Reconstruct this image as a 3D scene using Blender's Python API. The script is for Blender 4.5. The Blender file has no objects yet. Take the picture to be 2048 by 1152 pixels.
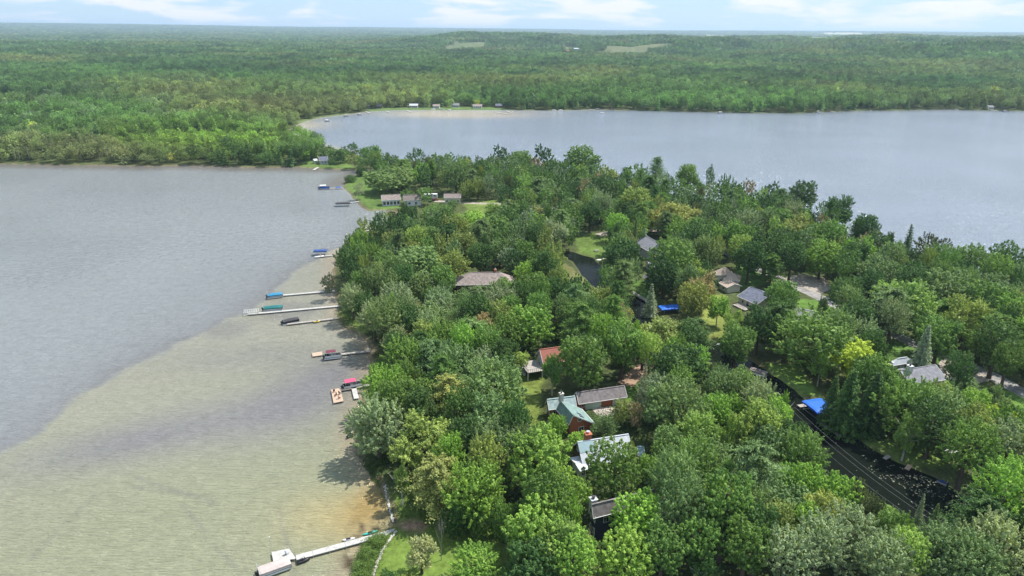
import bpy, math, random
import numpy as np
from mathutils import Vector, Matrix
random.seed(7); RNG = np.random.default_rng(7)
R = math.radians
scene = bpy.context.scene
COL = scene.collection

# ------------------------------------------------------------------ camera
CAM_H = 100.0; FPX = 1365.0; PITCH = R(20.75); ROLL = R(0.33)
r0 = Vector((1, 0, 0)); u0 = Vector((0, math.sin(PITCH), math.cos(PITCH))); FW = Vector((0, math.cos(PITCH), -math.sin(PITCH)))
RT = r0 * math.cos(ROLL) + u0 * math.sin(ROLL); UP = u0 * math.cos(ROLL) - r0 * math.sin(ROLL)
cam_d = bpy.data.cameras.new('camera'); cam = bpy.data.objects.new('camera', cam_d); COL.objects.link(cam)
cam_d.sensor_width = 36; cam_d.lens = 36 * FPX / 2048; cam_d.clip_start = 1; cam_d.clip_end = 90000
M3 = Matrix((RT, UP, -FW)).transposed()
cam.matrix_world = Matrix.Translation((0, 0, CAM_H)) @ M3.to_4x4()
scene.camera = cam

# ------------------------------------------------------------------ light
SUN_EL = R(60); SUN_AZ = R(62)          # azimuth measured from +Y towards +X
SUN_DIR = Vector((math.sin(SUN_AZ) * math.cos(SUN_EL), math.cos(SUN_AZ) * math.cos(SUN_EL), math.sin(SUN_EL)))
sd = bpy.data.lights.new('sun', 'SUN'); sd.energy = 5.0; sd.angle = R(0.6); sd.color = (1, 0.955, 0.89)
sun = bpy.data.objects.new('sun', sd); COL.objects.link(sun)
sun.rotation_euler = SUN_DIR.to_track_quat('Z', 'Y').to_euler(); sun.location = (200, 300, 400)
W = bpy.data.worlds.new('World'); scene.world = W; W.use_nodes = True
nt = W.node_tree; nt.nodes.clear()
N = nt.nodes.new; L = nt.links.new
out = N('ShaderNodeOutputWorld'); bg = N('ShaderNodeBackground'); bg.inputs[1].default_value = 0.15
sky = N('ShaderNodeTexSky'); sky.sky_type = 'NISHITA'; sky.sun_disc = False; sky.sun_elevation = SUN_EL; sky.sun_rotation = SUN_AZ
sky.altitude = 300; sky.air_density = 1.0; sky.dust_density = 0.4; sky.ozone_density = 1.5
tc = N('ShaderNodeTexCoord'); mp = N('ShaderNodeMapping'); mp.inputs['Scale'].default_value = (8, 8, 42); mp.inputs['Location'].default_value = (1.7, .4, .9)
nz = N('ShaderNodeTexNoise'); nz.inputs['Scale'].default_value = 1.0; nz.inputs['Detail'].default_value = 7; nz.inputs['Roughness'].default_value = 0.5
nz.inputs['Distortion'].default_value = 0.3
rp = N('ShaderNodeValToRGB'); rp.color_ramp.elements[0].position = 0.48; rp.color_ramp.elements[1].position = 0.60
rp.color_ramp.elements[1].color = (0.85, 0.85, 0.85, 1)
L(tc.outputs['Generated'], mp.inputs[0]); L(mp.outputs[0], nz.inputs[0]); L(nz.outputs[0], rp.inputs[0])
mx = N('ShaderNodeMix'); mx.data_type = 'RGBA'
L(rp.outputs[0], mx.inputs[0]); mx.inputs[7].default_value = (4.7, 4.65, 4.8, 1)
# thin high veil that pales the blue over the whole sky
mv = N('ShaderNodeMix'); mv.data_type = 'RGBA'; mv.inputs[0].default_value = 0.82
L(sky.outputs[0], mv.inputs[6]); mv.inputs[7].default_value = (2.05, 3.15, 4.35, 1); L(mv.outputs[2], mx.inputs[6])
L(mx.outputs[2], bg.inputs[0]); L(bg.outputs[0], out.inputs[0])
scene.view_settings.view_transform = 'Standard'; scene.view_settings.look = 'None'
scene.view_settings.exposure = 0.57; scene.view_settings.gamma = 1; scene.view_settings.use_curve_mapping = False
scene.cycles.max_bounces = 6; scene.cycles.diffuse_bounces = 3; scene.cycles.glossy_bounces = 2
scene.cycles.transmission_bounces = 3; scene.cycles.volume_bounces = 0; scene.cycles.transparent_max_bounces = 4

# ------------------------------------------------------------------ pixel <-> place
def ray(px, py): return RT * ((px - 1024) / FPX) + UP * ((576 - py) / FPX) + FW
def G(px, py, z=0.8):
    d = ray(px, py); t = (z - CAM_H) / d.z
    return Vector((d.x * t, d.y * t, z))
def P(v):
    d = Vector(v) - Vector((0, 0, CAM_H)); z = d.dot(FW)
    return (1024 + FPX * d.dot(RT) / z, 576 - FPX * d.dot(UP) / z, z)

# ------------------------------------------------------------------ materials
def mat(name, col, rough=0.7, spec=0.3, noise=0.0, nscale=2.0, metal=0.0, bump=0.0, bscale=10.0, stretch=None, wave=None):
    m = bpy.data.materials.new(name); m.use_nodes = True; t = m.node_tree; n = t.nodes; b = n['Principled BSDF']
    b.inputs['Base Color'].default_value = (*col, 1); b.inputs['Roughness'].default_value = rough
    b.inputs['Specular IOR Level'].default_value = spec; b.inputs['Metallic'].default_value = metal
    tcn = n.new('ShaderNodeTexCoord'); mpn = n.new('ShaderNodeMapping'); t.links.new(tcn.outputs['Object'], mpn.inputs[0])
    if stretch: mpn.inputs['Scale'].default_value = stretch
    if noise:
        q = n.new('ShaderNodeTexNoise'); q.inputs['Scale'].default_value = nscale; q.inputs['Detail'].default_value = 5
        t.links.new(mpn.outputs[0], q.inputs[0])
        mr = n.new('ShaderNodeMapRange'); mr.inputs[1].default_value = 0.3; mr.inputs[2].default_value = 0.7
        mr.inputs[3].default_value = 1 - noise; mr.inputs[4].default_value = 1 + noise
        t.links.new(q.outputs[0], mr.inputs[0])
        mm = n.new('ShaderNodeMix'); mm.data_type = 'RGBA'; mm.blend_type = 'MULTIPLY'; mm.inputs[0].default_value = 1
        mm.inputs[6].default_value = (*col, 1); t.links.new(mr.outputs[0], mm.inputs[7]); t.links.new(mm.outputs[2], b.inputs['Base Color'])
        last = mm
        if wave:
            wv = n.new('ShaderNodeTexWave'); wv.inputs['Scale'].default_value = wave; wv.inputs['Distortion'].default_value = 0.3
            wv.bands_direction = 'X'
            t.links.new(tcn.outputs['Object'], wv.inputs[0])
            m2 = n.new('ShaderNodeMix'); m2.data_type = 'RGBA'; m2.blend_type = 'MULTIPLY'; m2.inputs[0].default_value = 0.3
            t.links.new(mm.outputs[2], m2.inputs[6]); t.links.new(wv.outputs[0], m2.inputs[7]); t.links.new(m2.outputs[2], b.inputs['Base Color'])
    if bump:
        q2 = n.new('ShaderNodeTexNoise'); q2.inputs['Scale'].default_value = bscale; t.links.new(mpn.outputs[0], q2.inputs[0])
        bp = n.new('ShaderNodeBump'); bp.inputs['Strength'].default_value = bump; bp.inputs['Distance'].default_value = 0.1
        t.links.new(q2.outputs[0], bp.inputs['Height']); t.links.new(bp.outputs[0], b.inputs['Normal'])
    return m

def leaf_material(name, src):
    m = bpy.data.materials.new(name); m.use_nodes = True; t = m.node_tree; n = t.nodes; n.clear(); l = t.links.new
    o = n.new('ShaderNodeOutputMaterial')
    if src == 'object':
        c = n.new('ShaderNodeObjectInfo'); csock = c.outputs['Color']
    else:
        c = n.new('ShaderNodeAttribute'); c.attribute_type = 'INSTANCER'; c.attribute_name = 'tint'; csock = c.outputs['Color']
    a = n.new('ShaderNodeAttribute'); a.attribute_type = 'GEOMETRY'; a.attribute_name = 'tone'
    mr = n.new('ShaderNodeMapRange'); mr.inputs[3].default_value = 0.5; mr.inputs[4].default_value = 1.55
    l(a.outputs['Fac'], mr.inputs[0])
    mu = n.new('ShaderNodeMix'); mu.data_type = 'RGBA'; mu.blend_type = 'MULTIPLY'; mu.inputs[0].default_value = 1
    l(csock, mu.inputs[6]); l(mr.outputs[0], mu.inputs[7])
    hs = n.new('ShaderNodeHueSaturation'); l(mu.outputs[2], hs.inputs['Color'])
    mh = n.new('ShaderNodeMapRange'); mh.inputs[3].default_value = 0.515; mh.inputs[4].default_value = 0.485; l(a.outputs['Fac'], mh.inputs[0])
    l(mh.outputs[0], hs.inputs['Hue'])
    p = n.new('ShaderNodeBsdfPrincipled'); p.inputs['Roughness'].default_value = 0.55; p.inputs['Specular IOR Level'].default_value = 0.2
    l(hs.outputs[0], p.inputs['Base Color'])
    tr = n.new('ShaderNodeBsdfTranslucent')
    br = n.new('ShaderNodeMix'); br.data_type = 'RGBA'; br.blend_type = 'MULTIPLY'; br.inputs[0].default_value = 1
    l(hs.outputs[0], br.inputs[6]); br.inputs[7].default_value = (1.5, 1.6, 0.8, 1); l(br.outputs[2], tr.inputs[0])
    ms = n.new('ShaderNodeMixShader'); ms.inputs[0].default_value = 0.27
    l(p.outputs[0], ms.inputs[1]); l(tr.outputs[0], ms.inputs[2]); l(ms.outputs[0], o.inputs[0])
    return m
LEAF = leaf_material('leaves', 'object'); LEAF_I = leaf_material('forest_leaves', 'instancer')
BARK = mat('bark', (0.10, 0.08, 0.06), 0.9, 0.1, 0.35, 3, stretch=(4, 4, 0.6))
BARK_PALE = mat('pale_bark', (0.42, 0.40, 0.36), 0.9, 0.1, 0.4, 2.5, stretch=(1, 1, 3))
TWIG = mat('grey_twigs', (0.27, 0.245, 0.215), 0.9, 0.1, 0.2, 1)

# ------------------------------------------------------------------ mesh helpers
def tag(o, label=None, cat=None, group=None, kind=None):
    if label: o['label'] = label
    if cat: o['category'] = cat
    if group: o['group'] = group
    if kind: o['kind'] = kind
    return o
def link(o, parent=None):
    COL.objects.link(o)
    if parent is not None: o.parent = parent
    return o
def empty(name, loc, rz=0, label=None, cat=None, group=None):
    o = bpy.data.objects.new(name, None); o.location = loc; o.rotation_euler = (0, 0, rz); o.empty_display_size = 0.5
    link(o); return tag(o, label, cat, group)
def np_mesh(name, verts, faces_flat, nper, m, attrs=None, smooth=False):
    me = bpy.data.meshes.new(name); nv = len(verts); nf = len(faces_flat) // nper
    me.vertices.add(nv); me.vertices.foreach_set('co', np.asarray(verts, np.float32).ravel())
    me.loops.add(nf * nper); me.loops.foreach_set('vertex_index', np.asarray(faces_flat, np.int32).ravel())
    me.polygons.add(nf); me.polygons.foreach_set('loop_start', np.arange(0, nf * nper, nper, dtype=np.int32))
    me.polygons.foreach_set('loop_total', np.full(nf, nper, np.int32))
    if smooth: me.polygons.foreach_set('use_smooth', np.ones(nf, bool))
    for k, v in (attrs or {}).items():
        if v.ndim == 1:
            a = me.attributes.new(k, 'FLOAT', 'POINT'); a.data.foreach_set('value', v.astype(np.float32))
        else:
            a = me.attributes.new(k, 'FLOAT_COLOR', 'POINT')
            a.data.foreach_set('color', np.concatenate([v, np.ones((len(v), 1))], 1).astype(np.float32).ravel())
    me.materials.append(m); me.update(); me.validate(); return me

class MB:
    """collects boxes, bars, tubes and polygons; build() links them as ONE mesh object (coordinates local to the parent)"""
    def __init__(s): s.v = []; s.f = []
    def poly(s, pts, faces=None):
        b = len(s.v); s.v += [tuple(p) for p in pts]
        for f in (faces or [list(range(len(pts)))]): s.f.append([b + i for i in f])
        return s
    def box(s, c, d, rz=0.0):
        x, y, z = d[0] / 2, d[1] / 2, d[2] / 2; cs, sn = math.cos(rz), math.sin(rz); pts = []
        for (a, b_, e) in ((-x, -y, -z), (x, -y, -z), (x, y, -z), (-x, y, -z), (-x, -y, z), (x, -y, z), (x, y, z), (-x, y, z)):
            pts.append((c[0] + a * cs - b_ * sn, c[1] + a * sn + b_ * cs, c[2] + e))
        return s.poly(pts, [(0, 3, 2, 1), (4, 5, 6, 7), (0, 1, 5, 4), (1, 2, 6, 5), (2, 3, 7, 6), (3, 0, 4, 7)])
    def tube(s, pts, rad, n=8, cap=True):
        pts = [Vector(p) for p in pts]
        if not hasattr(rad, '__len__'): rad = [rad] * len(pts)
        b = len(s.v)
        for i, p in enumerate(pts):
            d = (pts[min(i + 1, len(pts) - 1)] - pts[max(i - 1, 0)]).normalized()
            a = d.cross(Vector((0, 0, 1)) if abs(d.z) < 0.9 else Vector((1, 0, 0))).normalized(); c = d.cross(a)
            for k in range(n):
                t = 2 * math.pi * k / n; s.v.append(tuple(p + (a * math.cos(t) + c * math.sin(t)) * rad[i]))
        for i in range(len(pts) - 1):
            for k in range(n): s.f.append([b + i * n + k, b + i * n + (k + 1) % n, b + (i + 1) * n + (k + 1) % n, b + (i + 1) * n + k])
        if cap:
            s.f.append([b + k for k in range(n)][::-1]); s.f.append([b + (len(pts) - 1) * n + k for k in range(n)])
        return s
    def loft(s, rings, cap=True):
        n = len(rings[0]); b = len(s.v)
        for r in rings: s.v += [tuple(p) for p in r]
        for i in range(len(rings) - 1):
            for k in range(n): s.f.append([b + i * n + k, b + i * n + (k + 1) % n, b + (i + 1) * n + (k + 1) % n, b + (i + 1) * n + k])
        if cap: s.f.append([b + k for k in range(n)][::-1]); s.f.append([b + (len(rings) - 1) * n + k for k in range(n)])
        return s
    def build(s, name, m, parent=None, smooth=False):
        me = bpy.data.meshes.new(name); me.from_pydata(s.v, [], s.f); me.materials.append(m); me.update()
        if smooth: me.polygons.foreach_set('use_smooth', [True] * len(me.polygons))
        return link(bpy.data.objects.new(name, me), parent)

# smooth value noise for terrain and patches
_T = RNG.random((256, 256))
def vnoise(x, y, s):
    x = np.asarray(x) / s + 1000; y = np.asarray(y) / s + 1000
    xi = np.floor(x).astype(int); yi = np.floor(y).astype(int); fx = x - xi; fy = y - yi
    fx = fx * fx * (3 - 2 * fx); fy = fy * fy * (3 - 2 * fy)
    g = lambda a, b: _T[a % 256, b % 256]
    return (g(xi, yi) * (1 - fx) + g(xi + 1, yi) * fx) * (1 - fy) + (g(xi, yi + 1) * (1 - fx) + g(xi + 1, yi + 1) * fx) * fy

# ------------------------------------------------------------------ shorelines (outline points of the water, on the ground)
def ring(pts, z=0.0): return np.array([tuple(G(a, b, z))[:2] for a, b in pts])
LEFT_LAKE = ring([(-2600, 312), (-800, 318), (0, 328), (100, 330), (200, 331), (300, 333), (360, 331), (480, 335), (600, 335), (650, 338), (700, 340), (735, 339),
    (742, 343), (712, 350), (690, 362), (686, 376), (700, 389), (712, 402), (722, 414), (738, 422), (762, 421), (790, 424), (792, 444), (765, 452), (742, 462), (702, 470), (686, 495), (668, 515),
    (664, 560), (668, 590), (678, 610), (674, 632), (690, 652), (708, 664), (728, 676), (742, 700), (738, 740), (728, 790), (716, 830), (706, 870), (714, 905),
    (742, 940), (762, 972), (776, 1000), (780, 1025), (778, 1046), (768, 1058), (748, 1072), (728, 1092), (716, 1120), (700, 1152), (670, 1250), (600, 1500), (-400, 1800), (-3200, 1500)])
RIGHT_LAKE = ring([(575, 262), (590, 252), (608, 243), (640, 235), (690, 229), (735, 223), (800, 220), (900, 220), (1000, 220), (1100, 221), (1200, 219), (1300, 222), (1400, 224), (1500, 226), (1600, 227), (1700, 222),
    (1800, 221), (1900, 219), (1960, 221), (2048, 222), (2400, 224), (3400, 228), (4200, 900), (2300, 690), (2150, 620), (2048, 600), (1960, 590), (1880, 560), (1800, 525), (1720, 492), (1650, 462), (1560, 430), (1450, 408),
    (1350, 390), (1250, 374), (1160, 348), (1080, 340), (1000, 340), (930, 344), (850, 342), (790, 334), (740, 318), (690, 302), (630, 288), (590, 276)])
CANAL = [(777, 434, 7), (840, 447, 5), (900, 462, 5), (960, 478, 6), (1030, 497, 4.2), (1080, 506, 4.2), (1130, 508, 4.5), (1168, 520, 5), (1188, 548, 5), (1205, 572, 4.5), (1245, 596, 5), (1284, 612, 4.5), (1290, 645, 4.5), (1340, 675, 5),
         (1425, 704, 8), (1465, 722, 5.5), (1502, 745, 6), (1530, 772, 6.5), (1575, 815, 7), (1625, 862, 8), (1675, 905, 9), (1745, 952, 10), (1830, 994, 11), (1900, 1026, 9), (1990, 1056, 6), (2110, 1100, 6), (2300, 1180, 6)]
CAN = [(*tuple(G(a, b, 0))[:2], r * 1.0) for a, b, r in CANAL]
def poly_sd(px, py, poly):
    """signed distance, positive inside"""
    d = np.full(px.shape, 1e9); ins = np.zeros(px.shape, bool); n = len(poly)
    for i in range(n):
        ax, ay = poly[i]; bx, by = poly[(i + 1) % n]; ex, ey = bx - ax, by - ay
        t = np.clip(((px - ax) * ex + (py - ay) * ey) / (ex * ex + ey * ey), 0, 1)
        d = np.minimum(d, np.hypot(px - ax - t * ex, py - ay - t * ey))
        c = ((ay > py) != (by > py)) & (px < (bx - ax) * (py - ay) / (by - ay + 1e-12) + ax); ins ^= c
    return np.where(ins, d, -d)
def canal_sd(px, py):
    best = np.full(px.shape, -1e9)
    for (ax, ay, ra), (bx, by, rb) in zip(CAN[:-1], CAN[1:]):
        ex, ey = bx - ax, by - ay; t = np.clip(((px - ax) * ex + (py - ay) * ey) / (ex * ex + ey * ey), 0, 1)
        best = np.maximum(best, ra + (rb - ra) * t - np.hypot(px - ax - t * ex, py - ay - t * ey))
    return best
def water_sd(x, y):
    x = np.asarray(x, float); y = np.asarray(y, float)
    return np.maximum(np.maximum(poly_sd(x, y, LEFT_LAKE), poly_sd(x, y, RIGHT_LAKE)), canal_sd(x, y))
def inpoly(x, y, poly):
    ins = np.zeros(np.shape(x), bool); n = len(poly)
    for i in range(n):
        ax, ay = poly[i]; bx, by = poly[(i + 1) % n]
        ins ^= ((ay > y) != (by > y)) & (x < (bx - ax) * (y - ay) / (by - ay + 1e-12) + ax)
    return ins
HILLS = [(1290, 3900, 60, 700, 400), (1500, 4100, 45, 800, 400), (1750, 3900, 60, 700, 400), (1990, 3600, 70, 500, 400), (1620, 4800, 50, 1300, 700), (920, 4300, 62, 420, 500), (1060, 4600, 64, 700, 600),
         (1900, 5200, 60, 1800, 900), (2300, 3000, 60, 900, 700), (1215, 3150, 44, 200, 200), (1330, 3050, 50, 230, 220), (1440, 3350, 62, 220, 230), (1560, 3250, 40, 240, 240), (1650, 2750, 34, 200, 190), (1730, 3300, 66, 260, 260), (1840, 2650, 52, 230, 240), (1960, 2700, 60, 260, 260), (1080, 3700, 50, 260, 240), (960, 3600, 44, 240, 220), (400, 8500, 12, 3000, 1500), (-300, 3500, 20, 900, 900)]
def far_h(x, y):
    """rise of the country beyond the lakes"""
    d = np.hypot(x, y); h = np.zeros(np.shape(x))
    for px, dist, hh, sw, sl in HILLS:
        v = ray(px, 70); a = math.atan2(v.x, v.y); cx, cy = dist * math.sin(a), dist * math.cos(a)
        rx, ry = x - cx, y - cy; al = rx * math.sin(a) + ry * math.cos(a); ac = rx * math.cos(a) - ry * math.sin(a)
        h = np.maximum(h, hh * np.exp(-(al / sl) ** 2 - (ac / sw) ** 2))
    ramp = np.clip((d - 2000) / 2500, 0, 1)
    h = h * (0.72 + 0.34 * vnoise(x, y, 260)) + ramp * (vnoise(x, y, 900) * 16 + vnoise(x, y, 350) * 9)
    ang = np.arctan2(x, y)
    h = h + np.clip((d - 9000) / 9000, 0, 1) * (55 + 95 * np.clip(0.15 - ang, 0, 1) + 30 * vnoise(x, y, 4000))
    return h
# ------------------------------------------------------------------ ground: one sheet to the horizon, with the lake beds sunk in it
LAWNS = [  # (outline, colour)
    ([(690, 350), (760, 340), (790, 385), (800, 415), (745, 422), (686, 376)], (0.08, 0.13, 0.032)),
    ([(925, 402), (1010, 400), (1060, 418), (1050, 440), (940, 432)], (0.12, 0.17, 0.04)),
    ([(1150, 474), (1185, 466), (1215, 472), (1225, 515), (1205, 524), (1180, 520), (1155, 505)], (0.095, 0.145, 0.033)),
    ([(1085, 516), (1120, 516), (1172, 560), (1165, 590), (1110, 560)], (0.14, 0.14, 0.055)),
    ([(1262, 560), (1310, 560), (1315, 610), (1270, 596)], (0.08, 0.15, 0.03)),
    ([(1405, 590), (1450, 590), (1450, 680), (1405, 690)], (0.16, 0.19, 0.045)),
    ([(1470, 525), (1520, 525), (1530, 570), (1480, 575)], (0.07, 0.14, 0.03)),
    ([(1595, 598), (1650, 600), (1690, 650), (1600, 640)], (0.09, 0.165, 0.03)),
    ([(1745, 680), (1900, 690), (1960, 760), (1880, 780), (1760, 730)], (0.07, 0.13, 0.03)),
    ([(1960, 770), (2060, 790), (2100, 850), (1990, 800)], (0.09, 0.16, 0.03)),
    ([(1530, 725), (1600, 730), (1640, 790), (1580, 790), (1545, 765)], (0.12, 0.19, 0.04)),
    ([(1620, 810), (1720, 820), (1760, 905), (1680, 870)], (0.10, 0.17, 0.035)),
    ([(1730, 880), (1860, 880), (1900, 935), (1800, 930)], (0.10, 0.15, 0.035)),
    ([(1038, 740), (1090, 740), (1080, 800), (1100, 880), (1060, 880), (1040, 800)], (0.14, 0.18, 0.04)),
    ([(1250, 770), (1290, 770), (1300, 830), (1250, 830)], (0.08, 0.14, 0.03)),
    ([(1750, 1000), (1850, 1050), (1860, 1110), (1760, 1090)], (0.17, 0.22, 0.05)),
    ([(772, 985), (830, 985), (900, 1040), (1040, 1060), (1030, 1160), (1000, 1220), (700, 1220), (735, 1130), (775, 1065)], (0.10, 0.15, 0.03)),
    ([(782, 1048), (810, 1040), (834, 1036), (864, 1044), (850, 1062), (812, 1062)], (0.30, 0.19, 0.14)),
    ([(1300, 940), (1420, 940), (1360, 1060), (1300, 1080)], (0.07, 0.11, 0.03)),
    ([(660, 600), (712, 600), (745, 660), (720, 668), (690, 650)], (0.12, 0.17, 0.04)),
    ([(612, 322), (690, 320), (715, 340), (600, 336)], (0.09, 0.14, 0.035)),
    ([(800, 214.5), (1010, 214.5), (1010, 221), (740, 223), (735, 219)], (0.09, 0.14, 0.045)), ([(898, 205), (918, 205), (924, 218), (896, 218)], (0.11, 0.17, 0.05)), ([(588, 243), (640, 232.5), (700, 225), (700, 230), (600, 248)], (0.10, 0.14, 0.05)),
    ([(875, 99), (950, 97), (980, 105), (905, 106)], (0.10, 0.125, 0.055)), ([(1095, 103), (1170, 102), (1160, 109), (1110, 110)], (0.11, 0.125, 0.058)),
    ([(1180, 108), (1320, 110), (1330, 117), (1180, 116)], (0.11, 0.125, 0.058)), ([(1380, 74), (1520, 74), (1500, 78), (1390, 78)], (0.42, 0.40, 0.25)),
    ([(1570, 90), (1700, 92), (1690, 100), (1580, 98)], (0.15, 0.165, 0.08)), ([(1620, 72), (1760, 73), (1740, 76), (1630, 76)], (0.36, 0.35, 0.22)),
    ([(640, 160), (700, 160), (700, 166), (650, 167)], (0.16, 0.2, 0.10)), ([(690, 168), (800, 170), (800, 174), (700, 174)], (0.2, 0.22, 0.12)),
    ([(1780, 722), (1840, 700), (1900, 760), (1830, 790)], (0.08, 0.12, 0.04)),
]
LAWN_G = [(ring(p, 0.8), np.array(c)) for p, c in LAWNS]
rad = np.concatenate([np.linspace(5, 78, 10), np.arange(80, 620, 1.6), np.arange(620, 1250, 6.0), np.geomspace(1260, 60000, 110)])
ang = np.radians(np.linspace(-80, 80, 720))
RR, AA = np.meshgrid(rad, ang, indexing='ij'); GX = (RR * np.sin(AA)).ravel(); GY = (RR * np.cos(AA)).ravel()
WSD = np.full(GX.shape, -500.0); nearm = RR.ravel() < 1400; WSD[nearm] = water_sd(GX[nearm], GY[nearm])
land = -WSD + (vnoise(GX, GY, 5) - 0.5) * 1.6
GZ = np.clip(land * 0.32, -1.6, 0.8)
lowm = (RR.ravel() > 900)
GZ = np.where(WSD < -25, GZ + np.where(lowm, far_h(GX, GY), 0) * np.clip((-WSD - 25) / 60, 0, 1), GZ)
nr, na = len(rad), len(ang)
ii, jj = np.meshgrid(np.arange(nr - 1), np.arange(na - 1), indexing='ij'); a0 = (ii * na + jj).ravel()
FQ = np.stack([a0, a0 + 1, a0 + na + 1, a0 + na], 1)[:, ::-1]
n1 = vnoise(GX, GY, 9)[:, None]; n2 = vnoise(GX, GY, 31)[:, None]
gcol = np.array([0.058, 0.082, 0.030]) * (0.7 + 0.6 * n1) * (1 - 0.3 * n2) + np.array([0.022, 0.014, 0.004]) * n2
farm_ = (RR.ravel() > 1500)[:, None]
gcol = np.where(farm_, np.array([0.05, 0.075, 0.032]) * (0.7 + 0.6 * vnoise(GX, GY, 300)[:, None]), gcol)
LMASK = np.zeros(GX.shape, bool)
for pl, c in LAWN_G:
    wob = (vnoise(GX, GY, 4) - 0.5) * 1.5; dd = np.hypot(GX, GY)
    lo = pl.min(0) - 5; hi = pl.max(0) + 5; cand = (GX > lo[0]) & (GX < hi[0]) & (GY > lo[1]) & (GY < hi[1])
    s = np.full(GX.shape, -9.0); s[cand] = poly_sd(GX[cand], GY[cand], pl) + wob[cand]
    k = np.clip(s / 1.2 + 0.5, 0, 1)[:, None]; gcol = gcol * (1 - k) + c * (0.8 + 0.4 * n1) * k; LMASK |= (s > 1)
beach = np.clip(1 - np.abs(land - 0.6) / 1.3, 0, 1)[:, None] * (RR.ravel() < 1300)[:, None] * 0.8
cs_near = (poly_sd(GX[nearm], GY[nearm], LEFT_LAKE) > -4); bm = np.zeros(GX.shape); bm[nearm] = np.where(cs_near, 1, 0.35)
beach *= bm[:, None]
gcol = gcol * (1 - beach) + np.array([0.20, 0.15, 0.10]) * beach
gm = mat('ground', (1, 1, 1), 0.95, 0.1, bump=0.6, bscale=0.8)
t = gm.node_tree; b = t.nodes['Principled BSDF']; at_ = t.nodes.new('ShaderNodeAttribute'); at_.attribute_name = 'gcol'
q = t.nodes.new('ShaderNodeTexNoise'); q.inputs['Scale'].default_value = 0.55; q.inputs['Detail'].default_value = 8; q.inputs['Roughness'].default_value = 0.7
tcg = t.nodes.new('ShaderNodeTexCoord'); t.links.new(tcg.outputs['Object'], q.inputs[0])
mrg = t.nodes.new('ShaderNodeMapRange'); mrg.inputs[1].default_value = 0.3; mrg.inputs[2].default_value = 0.7; mrg.inputs[3].default_value = 0.55; mrg.inputs[4].default_value = 1.45
t.links.new(q.outputs[0], mrg.inputs[0]); mg = t.nodes.new('ShaderNodeMix'); mg.data_type = 'RGBA'; mg.blend_type = 'MULTIPLY'; mg.inputs[0].default_value = 1
t.links.new(at_.outputs['Color'], mg.inputs[6]); t.links.new(mrg.outputs[0], mg.inputs[7]); t.links.new(mg.outputs[2], b.inputs['Base Color'])
ground = link(bpy.data.objects.new('ground', np_mesh('ground', np.stack([GX, GY, GZ], 1), FQ.ravel(), 4, gm, {'gcol': gcol}, True)))
tag(ground, kind='structure')

# ------------------------------------------------------------------ lake water
wr = RR.ravel() < 1320; keep = np.all(wr[FQ], 1) & np.any(WSD[FQ] > -6, 1)
csd = canal_sd(GX[nearm], GY[nearm]); CS = np.full(GX.shape, -99.0); CS[nearm] = csd
LS = np.full(GX.shape, -99.0); LS[nearm] = poly_sd(GX[nearm], GY[nearm], LEFT_LAKE)
RS = np.full(GX.shape, -99.0); RS[nearm] = poly_sd(GX[nearm], GY[nearm], RIGHT_LAKE)
BAR = ring([(720, 480), (690, 493), (640, 512), (600, 536), (555, 572), (500, 617), (430, 655), (340, 697), (250, 742), (170, 790), (110, 835), (60, 872), (0, 905), (-260, 1030), (-900, 1500), (600, 1800), (900, 1200), (900, 900), (900, 500)])
barsd = np.full(GX.shape, -99.0); barsd[nearm] = poly_sd(GX[nearm], GY[nearm], BAR)
edge = barsd + (vnoise(GX, GY, 7) - 0.5) * 4 + (vnoise(GX, GY, 2.5) - 0.5) * 1.5
sh = np.clip(edge / 3 + 0.5, 0, 1)
DEEP = np.array([0.208, 0.222, 0.226]); PURP = np.array([0.158, 0.153, 0.155]); SHAL = np.array([0.25, 0.245, 0.195]); GREEN = np.array([0.225, 0.232, 0.15]); AMB = np.array([0.27, 0.195, 0.075]); SAND = np.array([0.32, 0.25, 0.17])
dist = RR.ravel()
def blend(a, b_, k): k = np.clip(k, 0, 1)[:, None]; return a * (1 - k) + b_ * k
wc = np.tile(DEEP, (len(GX), 1))
wc = blend(wc, PURP, np.where(edge < 0, np.exp(np.minimum(edge, 0) / 7), 0) * 0.85)
shc = blend(np.tile(SHAL, (len(GX), 1)), GREEN, (235 - dist) / 90)
def gauss(px, py, sx, sy, rot=0):
    g = G(px, py, 0); dx, dy = GX - g.x, GY - g.y; c, s_ = math.cos(rot), math.sin(rot)
    return np.exp(-((dx * c + dy * s_) / sx) ** 2 - ((-dx * s_ + dy * c) / sy) ** 2)
shc = blend(shc, PURP * 1.05, 0.95 * gauss(600, 800, 15, 22, -0.5) + 0.75 * gauss(215, 895, 22, 10, 0.4) + 0.5 * gauss(400, 840, 20, 14, 0.3) + 0.5 * gauss(670, 740, 10, 10) + 0.35 * gauss(460, 720, 20, 10))
shc = blend(shc, PURP * 0.9, 0.45 * np.clip((vnoise(GX, GY, 17) - 0.58) * 4, 0, 1) * (dist > 190))
shc = blend(shc, SAND * 0.9, np.clip((7 - LS) / 6, 0, 1) * 0.6 * (dist < 330))
shc = blend(shc, np.array([0.32, 0.27, 0.13]), gauss(680, 1030, 12, 9) * 0.8)
shc = blend(shc, AMB, np.clip(1.2 * gauss(742, 1010, 5, 9, -0.3), 0, 1))
shc = blend(shc, np.array([0.07, 0.05, 0.03]), np.clip((vnoise(GX, GY, 1.6) - 0.52) * 6, 0, 1) * np.clip(gauss(768, 1046, 3.2, 2.2) + gauss(745, 1053, 3.0, 1.5) + 1.2 * gauss(708, 1112, 2.2, 7.5), 0, 1))
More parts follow.
